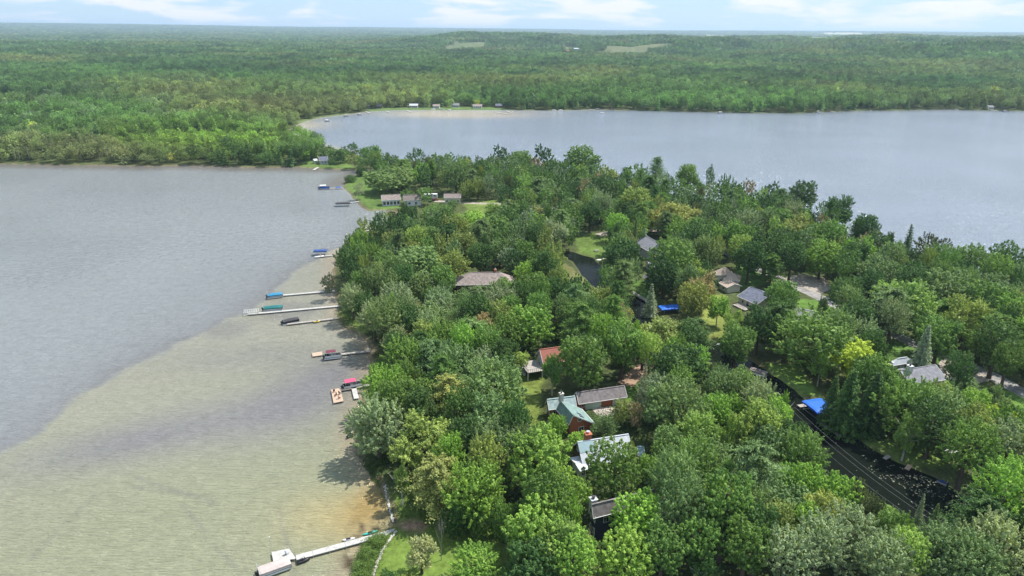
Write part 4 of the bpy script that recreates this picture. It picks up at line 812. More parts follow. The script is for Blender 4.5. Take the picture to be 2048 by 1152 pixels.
def broadleaf(seed, nlobe=9, nf=330, per=80, spike=.5, leaf=0.023, zs=1.0, m=LEAF, name='crown', open_=0.0, lobe=(.30, .46), droop=0.0, core=.62):
    rng = np.random.default_rng(seed)
    # main limb lobes inside the unit crown
    D = fib(nlobe, rng) + rng.normal(0, .18, (nlobe, 3)); D /= np.linalg.norm(D, axis=1, keepdims=True)
    LR = rng.uniform(*lobe, nlobe); LC = D * (1 - LR)[:, None] * rng.uniform(.85, 1.08, nlobe)[:, None]; LC[:, 2] *= zs
    LC = np.vstack([LC, [[0, 0, .1]]]); LR = np.append(LR, core); LT = rng.random(len(LR))
    parts = []
    P_, Nm, tn = [], [], []
    tot = (LR ** 2).sum()
    for k in range(len(LR)):
        nk = int(nf * LR[k] ** 2 / tot * 1.5); d = fib(nk, rng) + rng.normal(0, .12, (nk, 3)); d /= np.linalg.norm(d, axis=1, keepdims=True)
        p = LC[k] + d * LR[k] * rng.uniform(.86, 1.0, nk)[:, None]
        ok = d[:, 2] > -.75
        for j in range(len(LR)):
            if j != k: ok &= np.linalg.norm(p - LC[j], axis=1) > LR[j] * .88
        P_.append(p[ok]); Nm.append(d[ok]); tn.append(np.full(ok.sum(), LT[k]))
    P_ = np.concatenate(P_); Nm = np.concatenate(Nm); tn = np.concatenate(tn)
    if open_: kk = rng.random(len(P_)) > open_; P_, Nm, tn = P_[kk], Nm[kk], tn[kk]
    F = len(P_); ax = Nm * .75 + np.array([0, 0, .55 - droop]) + rng.normal(0, .18, (F, 3)); ax /= np.linalg.norm(ax, axis=1, keepdims=True)
    ln = rng.uniform(.08, .19, F) * spike; rd = rng.uniform(.055, .092, F)
    t = rng.random((F, per)) ** .8; off = rng.normal(size=(F, per, 3)); off /= np.linalg.norm(off, axis=2, keepdims=True)
    rr = rd[:, None] * (1.08 - t * .7) * rng.uniform(.6, 1.05, (F, per))
    C_ = P_[:, None] + ax[:, None] * (t * ln[:, None])[..., None] * 1.6 - ax[:, None] * .04 + off * rr[..., None]
    nn = off * .55 + ax[:, None] * .3 + np.array([0, 0, .45]) + rng.normal(0, .42, (F, per, 3))
    tone = np.clip(.5 + (tn - .5)[:, None] * .35 + rng.normal(0, .16, (F, 1)) + rng.normal(0, .13, (F, per)) , 0, 1)
    parts.append(leaf_arrays(C_.reshape(-1, 3), nn.reshape(-1, 3), leaf, tone.ravel(), rng))
    # inner leaves on the limbs, so that the crown is not hollow
    ni = int(F * 7); k = rng.integers(0, len(LR), ni); q = rng.normal(size=(ni, 3)); q /= np.linalg.norm(q, axis=1, keepdims=True)
    C2 = LC[k] + q * (LR[k] * rng.uniform(.35, .88, ni))[:, None]
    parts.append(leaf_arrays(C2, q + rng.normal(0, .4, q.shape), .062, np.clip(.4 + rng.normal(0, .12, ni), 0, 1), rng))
    V = None
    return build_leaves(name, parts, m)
def spruce(seed, tiers=17, leaf=0.03, droop=.25, m=LEAF, dens=60, irregular=.12, name='crown', slim=1.0):
    """unit height 0..1 with base radius ~.28"""
    rng = np.random.default_rng(seed); C_, Nn, T = [], [], []
    for i in range(tiers):
        z = .04 + .94 * i / tiers; rad = (.30 * (1 - z) ** .85 + .01) * slim; nb = int(6 + 12 * (1 - z)); a0 = rng.random() * 6
        for b in range(nb):
            a = a0 + 2 * math.pi * b / nb + rng.normal(0, .1); L_ = rad * rng.uniform(1 - irregular * 2, 1 + irregular); n = int(dens * (.35 + .65 * (1 - z))); t = rng.random(n) ** .7
            w = L_ * .34 * (1.05 - t) + .008; s = rng.uniform(-1, 1, n) * w; r = t * L_; zz = z - droop * L_ * t ** 1.5 + rng.normal(0, .007, n) - abs(s) * .35
            C_.append(np.stack([math.cos(a) * r - math.sin(a) * s, math.sin(a) * r + math.cos(a) * s, zz], 1)); nv = np.tile([math.cos(a) * .45, math.sin(a) * .45, .9], (n, 1)) + rng.normal(0, .4, (n, 3)); Nn.append(nv)
            T.append(np.clip(.5 + rng.normal(0, .14) + .2 * (t - .5) + rng.normal(0, .1, n), 0, 1))
    C_ = np.concatenate(C_); Nn = np.concatenate(Nn); T = np.concatenate(T)
    return build_leaves(name, [leaf_arrays(C_, Nn, leaf * .55, T, rng, .45)], m)
def pine(seed, m=LEAF, name='crown'):
    """white pine: separated flat plumes of needles on long uneven branches, unit height"""
    rng = np.random.default_rng(seed); C_, Nn, T = [], [], []
    for i in range(15):
        z = .24 + .74 * i / 15; prof = math.sin(min(1, (1.03 - z) / .75) * math.pi / 2) ** .8; nb = rng.integers(4, 8); a0 = rng.random() * 6
        for b in range(nb):
            a = a0 + 2 * math.pi * b / nb + rng.normal(0, .25); L_ = .30 * prof * rng.uniform(.5, 1.2) + .03; up = rng.uniform(.05, .35)
            for sub in range(5):
                ft = .35 + .65 * sub / 4; cx = L_ * ft; w = L_ * .2 * (1.25 - ft * .5); n = int(46); q = rng.normal(size=(n, 3)) * np.array([.07 * L_ / .3 + .02, w * .55, .011]); so = rng.normal(0, w * .5)
                x = cx + q[:, 0]; y = so + q[:, 1]; zz = z + up * L_ * ft ** 1.6 + q[:, 2] + .02 * np.abs(q[:, 0]) 
                C_.append(np.stack([math.cos(a) * x - math.sin(a) * y, math.sin(a) * x + math.cos(a) * y, zz], 1)); Nn.append(np.array([math.cos(a) * .3, math.sin(a) * .3, 1]) + rng.normal(0, .5, (n, 3))); T.append(np.clip(.5 + rng.normal(0, .15) + rng.normal(0, .12, n), 0, 1))
    C_ = np.concatenate(C_); Nn = np.concatenate(Nn); T = np.concatenate(T)
    return build_leaves(name, [leaf_arrays(C_, Nn, .016, T, rng, .4)], m)
def trunk_mesh(seed, m, limbs=7, name='trunk', r=.028, bare=False, top=.78):
    rng = random.Random(seed); q = MB(); q.tube([(0, 0, -.03), (.005, 0, .2), (.012, .006, .45), (0, .01, top)], [r * 1.5, r, r * .75, r * .25], 8)
    for k in range(limbs):
        a = 2 * math.pi * k / limbs + rng.random(); z = .25 + .38 * rng.random(); l_ = .16 + .16 * rng.random()
        q.tube([(0, 0, z), (math.cos(a) * l_ * .5, math.sin(a) * l_ * .5, z + .09), (math.cos(a) * l_, math.sin(a) * l_, z + .22)], [r * .45, r * .3, r * .1], 5)
    me = bpy.data.meshes.new(name); me.from_pydata(q.v, [], q.f); me.materials.append(m); me.update(); return me
def bare_mesh(seed, m, spread=.9):
    rng = random.Random(seed); q = MB()
    def br(p, d, l_, r, dep):
        d = d.normalized(); mid = p + d * l_ * .5 + Vector((rng.gauss(0, .03), rng.gauss(0, .03), 0)) * l_; e = p + d * l_; q.tube([p, mid, e], [r, r * .8, r * .55], 5 if dep < 2 else 3, cap=False)
        if dep < 5:
            for _ in range(3 if dep < 4 else 2):
                nd = d + Vector((rng.gauss(0, spread * .5), rng.gauss(0, spread * .5), rng.gauss(.15, .25))); br(p + d * l_ * rng.uniform(.55, 1), nd, l_ * rng.uniform(.6, .85), r * .55, dep + 1)
    br(Vector((0, 0, -.02)), Vector((0, 0, 1)), .3, .02, 0)
    me = bpy.data.meshes.new('branches'); me.from_pydata(q.v, [], q.f); me.materials.append(m); me.update(); return me
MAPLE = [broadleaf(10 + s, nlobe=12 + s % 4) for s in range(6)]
SILV = [broadleaf(30 + s, nlobe=12 + s, spike=1.15, per=80, nf=300) for s in range(4)]
LIGHT = [broadleaf(40 + s, nlobe=7 + s, open_=.34, spike=.8, per=62, lobe=(.26, .42), core=.5) for s in range(3)]
WILL = [broadleaf(50 + s, nlobe=11, spike=1.5, droop=.95, per=70, nf=260) for s in range(2)]
SPR = [spruce(1), spruce(2, irregular=.18), spruce(3, tiers=20, droop=.4)]
PINE = [pine(5), pine(6), pine(7)]
CED = [broadleaf(70 + s, nlobe=10, zs=1.0, spike=.8, lobe=(.3, .42), nf=260) for s in range(2)]
TRK = [trunk_mesh(s, BARK) for s in range(3)]; TRKP = [trunk_mesh(5 + s, BARK_PALE, limbs=9, r=.014) for s in range(2)]; TRKN = [trunk_mesh(9, BARK, limbs=0, r=.016, top=.96)]
BARE = [bare_mesh(3, TWIG), bare_mesh(4, TWIG, 1.2), bare_mesh(8, BARK_PALE, .6)]
KIND = {'maple': (MAPLE, TRK, 'broadleaf_tree'), 'silver': (SILV, TRK, 'broadleaf_tree'), 'light': (LIGHT, TRK, 'broadleaf_tree'), 'willow': (WILL, TRK, 'broadleaf_tree'),
        'spruce': (SPR, TRKN, 'spruce_tree'), 'pine': (PINE, TRKN, 'pine_tree'), 'birch': (LIGHT, TRKP, 'birch_tree'), 'cedar': (CED, TRK, 'cedar_tree'), 'bare': (BARE, None, 'bare_tree'), 'shrub': (MAPLE, None, 'shrub')}
TINT = {'DG': (0.036, 0.071, 0.022), 'MG': (0.068, 0.118, 0.031), 'BG': (0.105, 0.175, 0.036), 'LG': (0.13, 0.185, 0.052), 'YG': (0.185, 0.225, 0.032), 'SG': (0.118, 0.152, 0.092), 'GG': (0.082, 0.122, 0.052), 'OG': (0.125, 0.150, 0.048),
        'BR': (0.15, 0.125, 0.075), 'BS': (0.12, 0.155, 0.12), 'PN': (0.075, 0.115, 0.05), 'PY': (0.145, 0.155, 0.055), 'TW': (0.15, 0.13, 0.11), 'KG': (0.06, 0.072, 0.035), 'GW': (0.165, 0.185, 0.11)}
ADJ = {'DG': 'dark green', 'MG': 'mid-green', 'BG': 'bright green', 'LG': 'pale lime green', 'YG': 'yellow-green', 'SG': 'silvery grey-green', 'GG': 'bluish green', 'OG': 'olive green', 'BR': 'brownish', 'BS': 'blue-grey', 'PN': 'dull green', 'PY': 'yellowish green', 'TW': 'bare grey', 'KG': 'dark brown-green', 'GW': 'whitish green'}
LEAFGAIN = 2.02
TREES = []   # (root, kind, tint, R, x, y)
TR_RNG = random.Random(21)
SPECS = []
def add_tree(x, y, R_, H, kind, tint): SPECS.append((x, y, R_, H, kind, tint))
def make_tree(x, y, R_, H, kind, tint, z0=None):
    rr = TR_RNG; protos, trunks, name = KIND[kind]
    if z0 is None:
        w = float(water_sd(x, y)); z0 = min(.8, max(-.2, -w * .32))
    root = empty(name, (x, y, z0), rr.random() * 6.28)
    me = rr.choice(protos); base = np.array(TINT[tint]) * LEAFGAIN * np.array([1.02, 1.02, .84]) * rr.uniform(.86, 1.14) * np.array([rr.uniform(.92, 1.08), 1, rr.uniform(.9, 1.1)])
    def child(nm, me_, loc, sc, col=None):
        o = bpy.data.objects.new(nm, me_); link(o, root); o.location = loc; o.scale = sc
        if col is not None: o.color = (*col, 1)
        return o
    if kind == 'bare': child('branches', me, (0, 0, 0), (R_ * 1.35, R_ * 1.35, H * .95))
    elif kind in ('spruce',): child('crown', me, (0, 0, H * .03), (R_ * 3.4, R_ * 3.4, H * .97), base); child('trunk', trunks[0], (0, 0, 0), (H, H, H))
    elif kind == 'pine': child('crown', me, (0, 0, 0), (R_ * 3.1, R_ * 3.1, H), base); child('trunk', trunks[0], (0, 0, 0), (H * .9, H * .9, H))
    elif kind == 'shrub': child('foliage', me, (0, 0, H * .45), (R_, R_, H * .6), base)
    else:
        rv = min(H * .47, R_ * (1.12 if kind != 'cedar' else 3)); rv = max(rv, H * .34)
        if kind == 'birch': rv = H * .42
        child('crown', me, (0, 0, H - rv * 1.02), (R_, R_, rv), base)
        tk = rr.choice(trunks); child('trunk', tk, (0, 0, 0), (H * .95, H * .95, H * .95))
    TREES.append((root, kind, tint, R_, x, y, H)); return root
def T(px, ytop, wpx, H, kind, tint):
    """tree whose top shows at px, ytop with a crown wpx wide (photo pixels)"""
    g = G(px, ytop, H * .97 + .8); z = P(g)[2]; R_ = wpx / 2 * z / FPX
    add_tree(g.x, g.y, R_, H, kind, tint)
HAND = """750 800 118 17 silver SG;852 836 150 17 light OG;872 918 100 15 pine PY;945 928 128 16 silver BG;985 852 120 17 silver GG;1075 858 150 19 maple BG;985 727 150 20 silver GG;896 752 78 17 pine PY;770 733 100 15 silver BG
818 720 60 14 birch MG;792 570 84 16 silver SG;744 602 66 15 silver SG;702 570 56 14 silver SG;790 650 62 13 light GW;1232 879 128 17 maple MG;1138 944 100 13 maple BG;1285 984 122 15 maple BG;1302 908 54 11 maple BG
1290 660 60 14 light OG;1370 765 118 19 silver GG;1325 775 90 17 light GG;1392 880 100 17 silver MG;1400 818 96 17 light LG;1460 942 126 22 maple MG;1522 803 112 19 light LG;1492 880 90 15 bare TW;1542 815 66 17 silver GG
1360 686 122 19 maple DG;1250 640 96 20 maple MG;1168 664 112 20 maple MG;1106 706 46 14 birch MG;1060 608 110 17 maple BG;1015 625 80 16 maple MG;905 690 105 16 silver GG;945 642 92 16 pine PN;882 645 80 17 silver MG
1028 697 62 8 light LG;1292 722 34 16 spruce TW;1330 635 100 14 light OG;1730 684 128 16 light YG;1635 628 165 20 silver MG;1712 730 90 20 spruce DG;1760 740 80 19 spruce DG;1822 757 130 18 silver MG;1880 800 110 17 silver DG
1955 838 110 19 silver MG;2035 925 130 22 silver BG;1860 648 52 18 spruce BS;1892 628 92 18 maple MG;1815 556 130 21 light LG;1785 575 90 20 pine PN;1962 660 56 13 maple MG;1700 553 76 18 maple DG;1540 458 84 22 maple DG
1352 474 110 23 maple MG;1398 440 80 20 maple DG;1250 475 90 19 maple DG;1238 424 54 16 maple BG;1410 545 64 17 light BR;1440 588 56 13 birch BG;1570 558 72 15 maple MG;1525 610 84 18 maple DG;1480 640 80 18 maple MG
2010 808 80 12 light YG;1080 1008 150 16 maple BG;950 1098 110 9 silver BG;1150 1066 110 15 maple BG;1120 1040 110 15 light LG;1255 1062 130 15 maple BG;1330 1050 110 15 maple MG;1405 1030 100 16 maple MG;1500 1040 110 17 maple MG
1590 1060 120 16 silver SG;1650 1035 110 16 silver SG;1560 1000 90 15 light OG;1620 930 90 14 maple BG;1690 950 100 13 maple BG;1655 985 90 14 light OG;1725 965 60 12 cedar KG;1752 990 56 13 cedar KG;1905 1060 140 16 silver GG
2010 1040 130 17 silver GW;1830 1060 90 16 maple LG;1780 1070 110 16 silver SG;1850 985 34 15 spruce BS;1878 1005 36 13 spruce PN;1960 1080 120 16 silver GG;1548 850 84 16 maple GG;1578 932 70 13 maple BG;1820 1020 40 13 light BG
1000 288 38 20 maple DG;1086 287 46 24 maple DG;1165 291 78 24 maple MG;1316 311 28 20 pine PN;1380 322 56 22 light MG;1423 328 22 20 light GG;1458 352 40 22 maple MG;1500 358 34 18 maple BR;1546 362 40 18 maple DG;1612 354 62 24 maple DG
1682 387 72 24 light DG;1738 427 56 20 maple DG;1825 446 34 20 spruce DG;1862 468 50 16 light KG;1885 478 44 13 light KG;1950 480 80 20 maple MG;2020 478 80 20 maple DG;833 297 42 18 maple DG;870 304 46 18 silver GG;910 322 60 22 silver GG
960 320 60 20 maple DG;1040 300 60 18 maple MG;1022 312 50 18 silver GG;1130 318 26 18 light MG;1215 330 50 18 maple OG;1270 330 50 18 maple MG;778 334 112 17 maple GG;850 372 44 12 maple MG;812 378 30 9 light MG;905 398 30 8 maple MG;1004 556 60 12 maple MG;934 570 40 10 maple GG;958 572 50 10 pine PN;716 364 24 11 light GW;700 350 26 5 shrub DG;722 333 26 7 shrub DG
780 305 44 16 silver GG;740 290 50 14 cedar MG;700 286 44 14 maple DG;682 296 44 12 maple MG;890 305 50 18 maple MG;990 405 52 11 light LG;1032 402 44 11 willow PY;1070 410 46 11 willow PY;938 358 40 14 cedar OG;955 356 34 14 cedar OG
1135 380 40 16 maple MG;1180 368 50 18 maple GG;1110 375 30 12 light OG;1205 350 60 20 maple DG;1275 372 70 20 maple OG;1150 415 48 16 light MG;1115 420 44 10 maple BG;1070 420 50 14 maple BG;1100 445 44 14 light GW;1140 445 40 14 light MG
830 492 118 17 maple GG;770 500 80 16 maple MG;715 460 60 14 maple MG;690 500 50 13 light PN;720 540 60 14 light MG;900 500 80 16 light OG;960 480 60 17 maple DG;985 430 90 18 maple MG;940 420 90 16 maple BG;865 405 60 14 maple MG
1060 520 70 12 maple BG;1110 555 60 16 maple DG;870 545 60 10 maple BG;1200 570 80 14 light OG;1215 530 40 14 light MG;1150 560 50 14 maple DG;1070 545 70 13 maple MG;1360 405 96 18 light PY;1320 410 70 16 light PY;1290 455 26 12 spruce BS
1305 560 34 14 spruce BS;1332 512 84 18 maple DG;1270 445 46 10 light YG;1670 390 0 0 maple MG;1650 480 80 18 maple BG;1700 495 60 18 maple MG;1505 480 70 20 maple DG;1480 440 70 18 maple MG;1830 530 90 18 maple DG;1760 510 90 18 maple GG
1600 430 80 18 light OG;1660 440 90 20 maple MG;1720 470 80 19 maple BG;1500 395 50 16 maple BG;1560 410 70 18 maple MG;1420 390 50 18 light PN;1455 420 50 16 maple GG;1590 480 60 20 maple DG;1900 540 110 20 maple GG;1980 560 110 19 maple MG
2040 590 90 18 maple BG;1940 590 100 20 light OG;2010 640 90 20 maple DG;1930 700 60 18 maple DG;2030 680 70 18 maple MG;600 293 40 12 maple BG;622 290 38 12 light MG;655 291 40 13 maple MG;676 300 34 11 maple DG;706 306 36 12 light OG;730 310 40 12 maple MG;612 308 16 8 cedar DG;664 312 20 9 maple DG;588 296 34 11 maple MG;1676 742 52 16 spruce DG;1462 782 80 13 maple BG;1440 745 60 15 maple GG;1490 740 60 12 maple BG
1250 800 56 8 cedar OG;1210 830 60 7 light PN;1180 820 0 0 shrub MG;1115 830 46 7 shrub BG;1160 868 56 5 shrub BG;1275 800 40 10 light BR;1330 880 60 12 maple MG;1340 850 70 14 maple GG;1265 885 26 8 cedar OG;800 930 34 11 birch MG
878 1000 60 15 bare TW;836 1040 60 13 bare TW;840 1075 70 9 light GW;1012 1056 40 11 bare TW;1180 960 30 8 light OG;1320 950 30 6 shrub OG;1040 1010 50 10 shrub DG;960 1010 60 8 shrub MG;910 1000 60 9 shrub DG;1005 1000 60 10 shrub MG
655 545 34 11 light KG;1650 590 22 12 cedar DG;1630 632 12 7 cedar DG;1160 700 50 7 shrub OG;1218 690 0 0 maple MG;1990 690 40 11 light GG;1940 757 44 7 pine PN;1905 770 60 11 silver MG;1970 790 60 9 light MG;2040 850 40 14 bare TW"""
for row in HAND.replace('\n', ';').split(';'):
    a = row.split()
    if float(a[2]) > 0: T(float(a[0]), float(a[1]), float(a[2]), float(a[3]), a[4], a[5])
# places that stay open to view
CLEAR = [[(684, 345), (750, 345), (755, 424), (684, 400)], [(750, 386), (925, 386), (925, 408), (750, 412)], [(930, 402), (1000, 400), (1000, 418), (930, 424)], [(1155, 470), (1212, 470), (1212, 520), (1160, 520)], [(1160, 505), (1205, 510), (1205, 575), (1178, 575)],
    [(1108, 522), (1150, 528), (1160, 552), (1135, 552)], [(1285, 472), (1322, 472), (1322, 540), (1290, 540)], [(1285, 542), (1302, 542), (1302, 560), (1285, 560)], [(1265, 565), (1302, 565), (1302, 605), (1265, 605)], [(1276, 598), (1298, 598), (1298, 655), (1276, 655)],
    [(1315, 600), (1365, 600), (1365, 626), (1315, 626)], [(1413, 610), (1438, 610), (1438, 665), (1413, 665)], [(1412, 686), (1462, 686), (1462, 720), (1412, 720)], [(1436, 526), (1477, 526), (1477, 572), (1436, 572)], [(1474, 570), (1530, 570), (1530, 620), (1474, 620)],
    [(1480, 525), (1500, 525), (1535, 560), (1500, 560)], [(1565, 548), (1660, 548), (1662, 634), (1595, 630)], [(1590, 614), (1642, 614), (1642, 640), (1590, 640)], [(1498, 725), (1545, 725), (1620, 790), (1560, 800)], [(1592, 775), (1685, 775), (1690, 878), (1590, 850)],
    [(1782, 708), (1895, 708), (1895, 768), (1800, 768)], [(1890, 735), (1925, 715), (1960, 722), (2060, 765), (2060, 805), (1960, 770), (1900, 775)], [(1590, 800), (1690, 880), (1740, 912), (1895, 938), (1895, 1012), (1960, 1028), (2004, 1040), (1990, 1052), (1840, 1048), (1760, 1012), (1640, 905)],
    [(918, 537), (1012, 537), (1012, 574), (918, 574)], [(1038, 692), (1130, 692), (1130, 748), (1038, 760)], [(1048, 750), (1085, 750), (1082, 800), (1080, 870), (1062, 870)], [(1083, 768), (1257, 768), (1257, 815), (1240, 842), (1190, 864), (1140, 864), (1083, 822)],
    [(1140, 866), (1292, 866), (1292, 915), (1190, 942), (1140, 942)], [(1183, 976), (1322, 976), (1322, 1003), (1230, 1060), (1183, 1062)], [(1322, 932), (1344, 932), (1340, 982), (1322, 982)], [(690, 1060), (815, 1050), (1010, 1080), (1010, 1108), (900, 1152), (690, 1152)],
    [(1292, 735), (1320, 690), (1320, 720), (1300, 745)], [(735, 985), (790, 985), (800, 1060), (740, 1060)], [(1770, 690), (1820, 675), (1850, 690), (1790, 705)], [(1300, 700), (1316, 690), (1312, 716), (1300, 722)], [(1235, 755), (1275, 740), (1275, 762), (1240, 765)]]
CLEARN = [np.array(c, float) for c in CLEAR]
def blocks_view(x, y, R_, H):
    cz = H - max(R_, H * .4); px, py, z = P((x, y, cz)); rp = R_ / z * FPX; rv = max(R_, H * .4) / z * FPX * .85
    pts = np.array([(px + rp * .8 * a, py + rv * .85 * b) for a, b in ((0, 0), (1, 0), (-1, 0), (0, 1), (0, -1), (.7, .7), (-.7, .7), (.7, -.7), (-.7, -.7))])
    return any(inpoly(pts[:, 0], pts[:, 1], c).any() for c in CLEARN)
def over_clear_ground(x, y):
    px, py, z = P((x, y, .8)); return any(bool(inpoly(np.array([px]), np.array([py]), c)[0]) for c in CLEARN)
# open water must show above the back row of trees, left of the shore trees
SKYLINE = [(600, 285), (690, 288), (760, 300), (860, 306), (980, 306), (1100, 312), (1200, 325), (1300, 338), (1400, 348), (1480, 362), (1560, 375), (1640, 395), (1720, 432), (1800, 458), (1900, 485), (2100, 485)]
LEFTLINE = [(300, 690), (380, 720), (430, 790), (470, 690), (520, 668), (560, 680), (600, 690), (650, 722), (700, 750), (760, 720), (850, 745), (940, 770), (1000, 830), (1060, 880), (1160, 990)]
def lerp_tab(tab, v): return float(np.interp(v, [a for a, b in tab], [b for a, b in tab]))
PEN = ring([(640, 300), (700, 290), (3000, 250), (3000, 900), (2600, 1500), (500, 1500), (600, 300)], .8)
grid_c = [(t[0], t[1], t[2]) for t in SPECS]
ROAD_PTS = [G(a, b) for a, b in [(2040, 783), (1985, 752), (1900, 716), (1815, 682), (1740, 648), (1668, 608), (1600, 576), (1530, 545), (1470, 515), (1432, 486), (1370, 455), (1290, 440), (1225, 420), (1130, 418), (1010, 408), (930, 406)]]
def near_road(x, y):
    for a, b_ in zip(ROAD_PTS[:-1], ROAD_PTS[1:]):
        ex, ey = b_.x - a.x, b_.y - a.y; t = max(0, min(1, ((x - a.x) * ex + (y - a.y) * ey) / (ex * ex + ey * ey)))
        if math.hypot(x - a.x - t * ex, y - a.y - t * ey) < 4.2: return True
    return False
HOUSES = [(o.location.x, o.location.y, 8.5) for o in bpy.data.objects if o.type == 'EMPTY' and o.get('category') in ('house', 'garage', 'cabin', 'shed', 'carport', 'sunroom', 'house wing') and o.location.y < 700]
fr = random.Random(99); nfill = 0; LIMIT = 700
for _ in range(60000):
    if nfill >= LIMIT: break
    # draw in photo space with a little extra outside the frame, denser where the land is far
    px = fr.uniform(640, 2090); py = 300 + (fr.random() ** 1.15) * 900
    g = G(px, py); x, y = g.x, g.y
    if not inpoly(np.array([x]), np.array([y]), PEN)[0] or float(water_sd(x, y)) > -1.2: continue
    H = fr.uniform(13, 20); kind = fr.choices(['maple', 'silver', 'light', 'pine', 'spruce', 'cedar', 'birch', 'shrub'], [44, 14, 15, 6, 2, 3, 3, 4])[0]
    if y < 235 and kind in ('spruce', 'cedar'): kind = 'maple'
    R_ = fr.uniform(4.2, 7.4)
    if kind in ('spruce', 'cedar'): R_ *= .5
    if kind == 'birch': R_ *= .55; H *= .8
    if kind == 'pine': R_ *= .85
    if kind == 'shrub': R_ *= .5; H = fr.uniform(3, 6)
    tx, ty, tz = P((x, y, H + .8)); cxp, cyp, _z = P((x, y, H * .6))
    if 640 < tx < 2060 and ty < lerp_tab(SKYLINE, tx): continue
    if cyp < 1152 and cxp - R_ / _z * FPX < lerp_tab(LEFTLINE, cyp): continue
    if any(math.hypot(x - a, y - b_) < (R_ + c) * (.60 if y < 210 else .68) for a, b_, c in grid_c): continue
    if over_clear_ground(x, y) or near_road(x, y) or any(math.hypot(x - a, y - b_) < c + R_ * .3 for a, b_, c in HOUSES) or blocks_view(x, y, R_, H): continue
    v = vnoise(x, y, 28) ; u = fr.random()
    tint = fr.choices(['DG', 'MG', 'BG', 'GG', 'OG', 'LG'], [3 + 3 * v, 5, 1.2 + (2.5 if y < 200 else 0), 3, 1.6, .7 + (1 if y < 200 else 0)])[0]
    if kind == 'silver': tint = fr.choice(['GG', 'SG', 'MG', 'GG'])
    if kind == 'spruce': tint = fr.choice(['MG', 'PN', 'PN'])
    if kind == 'pine': tint = fr.choice(['PN', 'DG', 'MG'])
    if kind == 'cedar': tint = fr.choice(['OG', 'KG', 'DG'])
    if kind == 'light' and u < .2: tint = fr.choice(['BR', 'GW', 'OG'])
    add_tree(x, y, R_, H, kind, tint); grid_c.append((x, y, R_)); nfill += 1
# the 290 broadleaf trees that show largest are things of their own; the smallest, far ones are gathered further down
def shows(s_): a, b_, z = P((s_[0], s_[1], s_[3] * .6)); rp = s_[2] / z * FPX; return rp if (-rp < a < 2048 + rp and b_ < 1152 + rp * 1.3) else 0
isb = lambda s_: KIND[s_[4]][2] == 'broadleaf_tree'
SPECS = [s_ for s_ in SPECS if shows(s_) > 0]
bl_ = sorted([s_ for s_ in SPECS if isb(s_)], key=shows, reverse=True)
REST = bl_[290:]
for s_ in [s_ for s_ in SPECS if not isb(s_)] + bl_[:290]: make_tree(*s_)
print('trees', len(TREES), 'fill', nfill, 'rest', len(REST))
# ------------------------------------------------------------------ labels: every tree is told by its look and its nearest landmark
for a in [('the long brown garage', 1200, 790), ('the red cedar cabin', 1145, 840), ('the white metal-roofed house', 1210, 900), ('the navy house', 1230, 1020), ('the red-roofed house', 1100, 712), ('the hidden big brown house', 965, 555), ('the tan house', 1455, 545),
          ('the slate-roofed house', 1505, 600), ('the grey hip-roofed house', 1615, 630), ('the grey ranch house', 1840, 750), ('the grey gabled house', 1303, 495), ('the white waterside house', 780, 395), ('the white trailer', 862, 395), ('the lone cottage', 645, 320),
          ('the picnic lawn', 1185, 495), ('the gravel parking area', 1610, 570), ('the wide blue canopy', 1640, 815), ('the narrow-channel blue canopy', 1340, 615), ('the beige pontoon in the channel', 1518, 745), ('the bare lift frame', 1980, 1035), ('the turquoise kayak', 740, 1066),
          ('the pink-canopied pontoon', 705, 765), ('the maroon-canopied pontoon', 680, 710), ('the cyan-covered boat dock', 668, 582), ('the inlet mouth', 770, 440), ('the tiny stone landing', 1775, 912), ('the road bend at the right edge', 2000, 760), ('the cove lawn', 720, 390),
          ('the bottom lawn', 920, 1100), ('the channel power lines', 1700, 930), ('the small back-shore house', 1430, 412), ('the far winding lane', 1050, 425), ('the black car', 1000, 400)][:-1]: mark(*a)
WORD = {'maple': 'round-crowned tree', 'silver': 'spiky-shooted leafy tree', 'light': 'loose airy tree', 'willow': 'drooping willow-like tree', 'spruce': 'cone-shaped spruce', 'pine': 'pine with layered plumes', 'birch': 'slender birch', 'cedar': 'narrow column-shaped tree', 'bare': 'leafless tree', 'shrub': 'low bushy shrub'}
ORD = ['', 'second ', 'third ', 'fourth ', 'fifth ', 'sixth ', 'seventh ', 'eighth ', 'ninth ', 'tenth ', 'eleventh ', 'twelfth ', 'thirteenth ', 'fourteenth ', 'fifteenth ', 'sixteenth ', 'seventeenth ', 'eighteenth ', 'nineteenth ', 'twentieth ']
buckets = {}
for t in TREES:
    root, kind, tint, R_, x, y, H = t; tp = P((x, y, H * .6)); best = min(LM, key=lambda l: math.hypot(l[1].x - x, l[1].y - y)); lp = P(best[1]); dx, dy = tp[0] - lp[0], tp[1] - lp[1]; fwd = y - best[1].y
    side = ('right of' if dx > 0 else 'left of') if abs(dx) > 1.3 * abs(dy) else ('behind' if fwd > 0 else 'in front of')
    size = 'wide ' if R_ > 6.3 else ('small ' if H < 12 else '')
    if kind == 'bare': ad = 'grey'
    else: ad = ADJ[tint]
    buckets.setdefault((size, ad, WORD[kind], side, best[0]), []).append((math.hypot(dx, dy), root, kind))
for (size, ad, w, side, lm), L_ in buckets.items():
    for i, (_, root, kind) in enumerate(sorted(L_, key=lambda q: q[0])):
        root['label'] = '%s%s %s %s %s' % (size, ad, w, side, lm) + ('' if len(L_) == 1 else (', nearest one' if i == 0 else ', %snearest' % ORD[i]))
        if len(root['label'].split()) > 16: root['label'] = root['label'].replace('small ', '', 1).replace('in front of', 'before')
        root['category'] = 'shrub' if kind == 'shrub' else 'tree'; root['group'] = 'trees and shrubs of the wooded point'
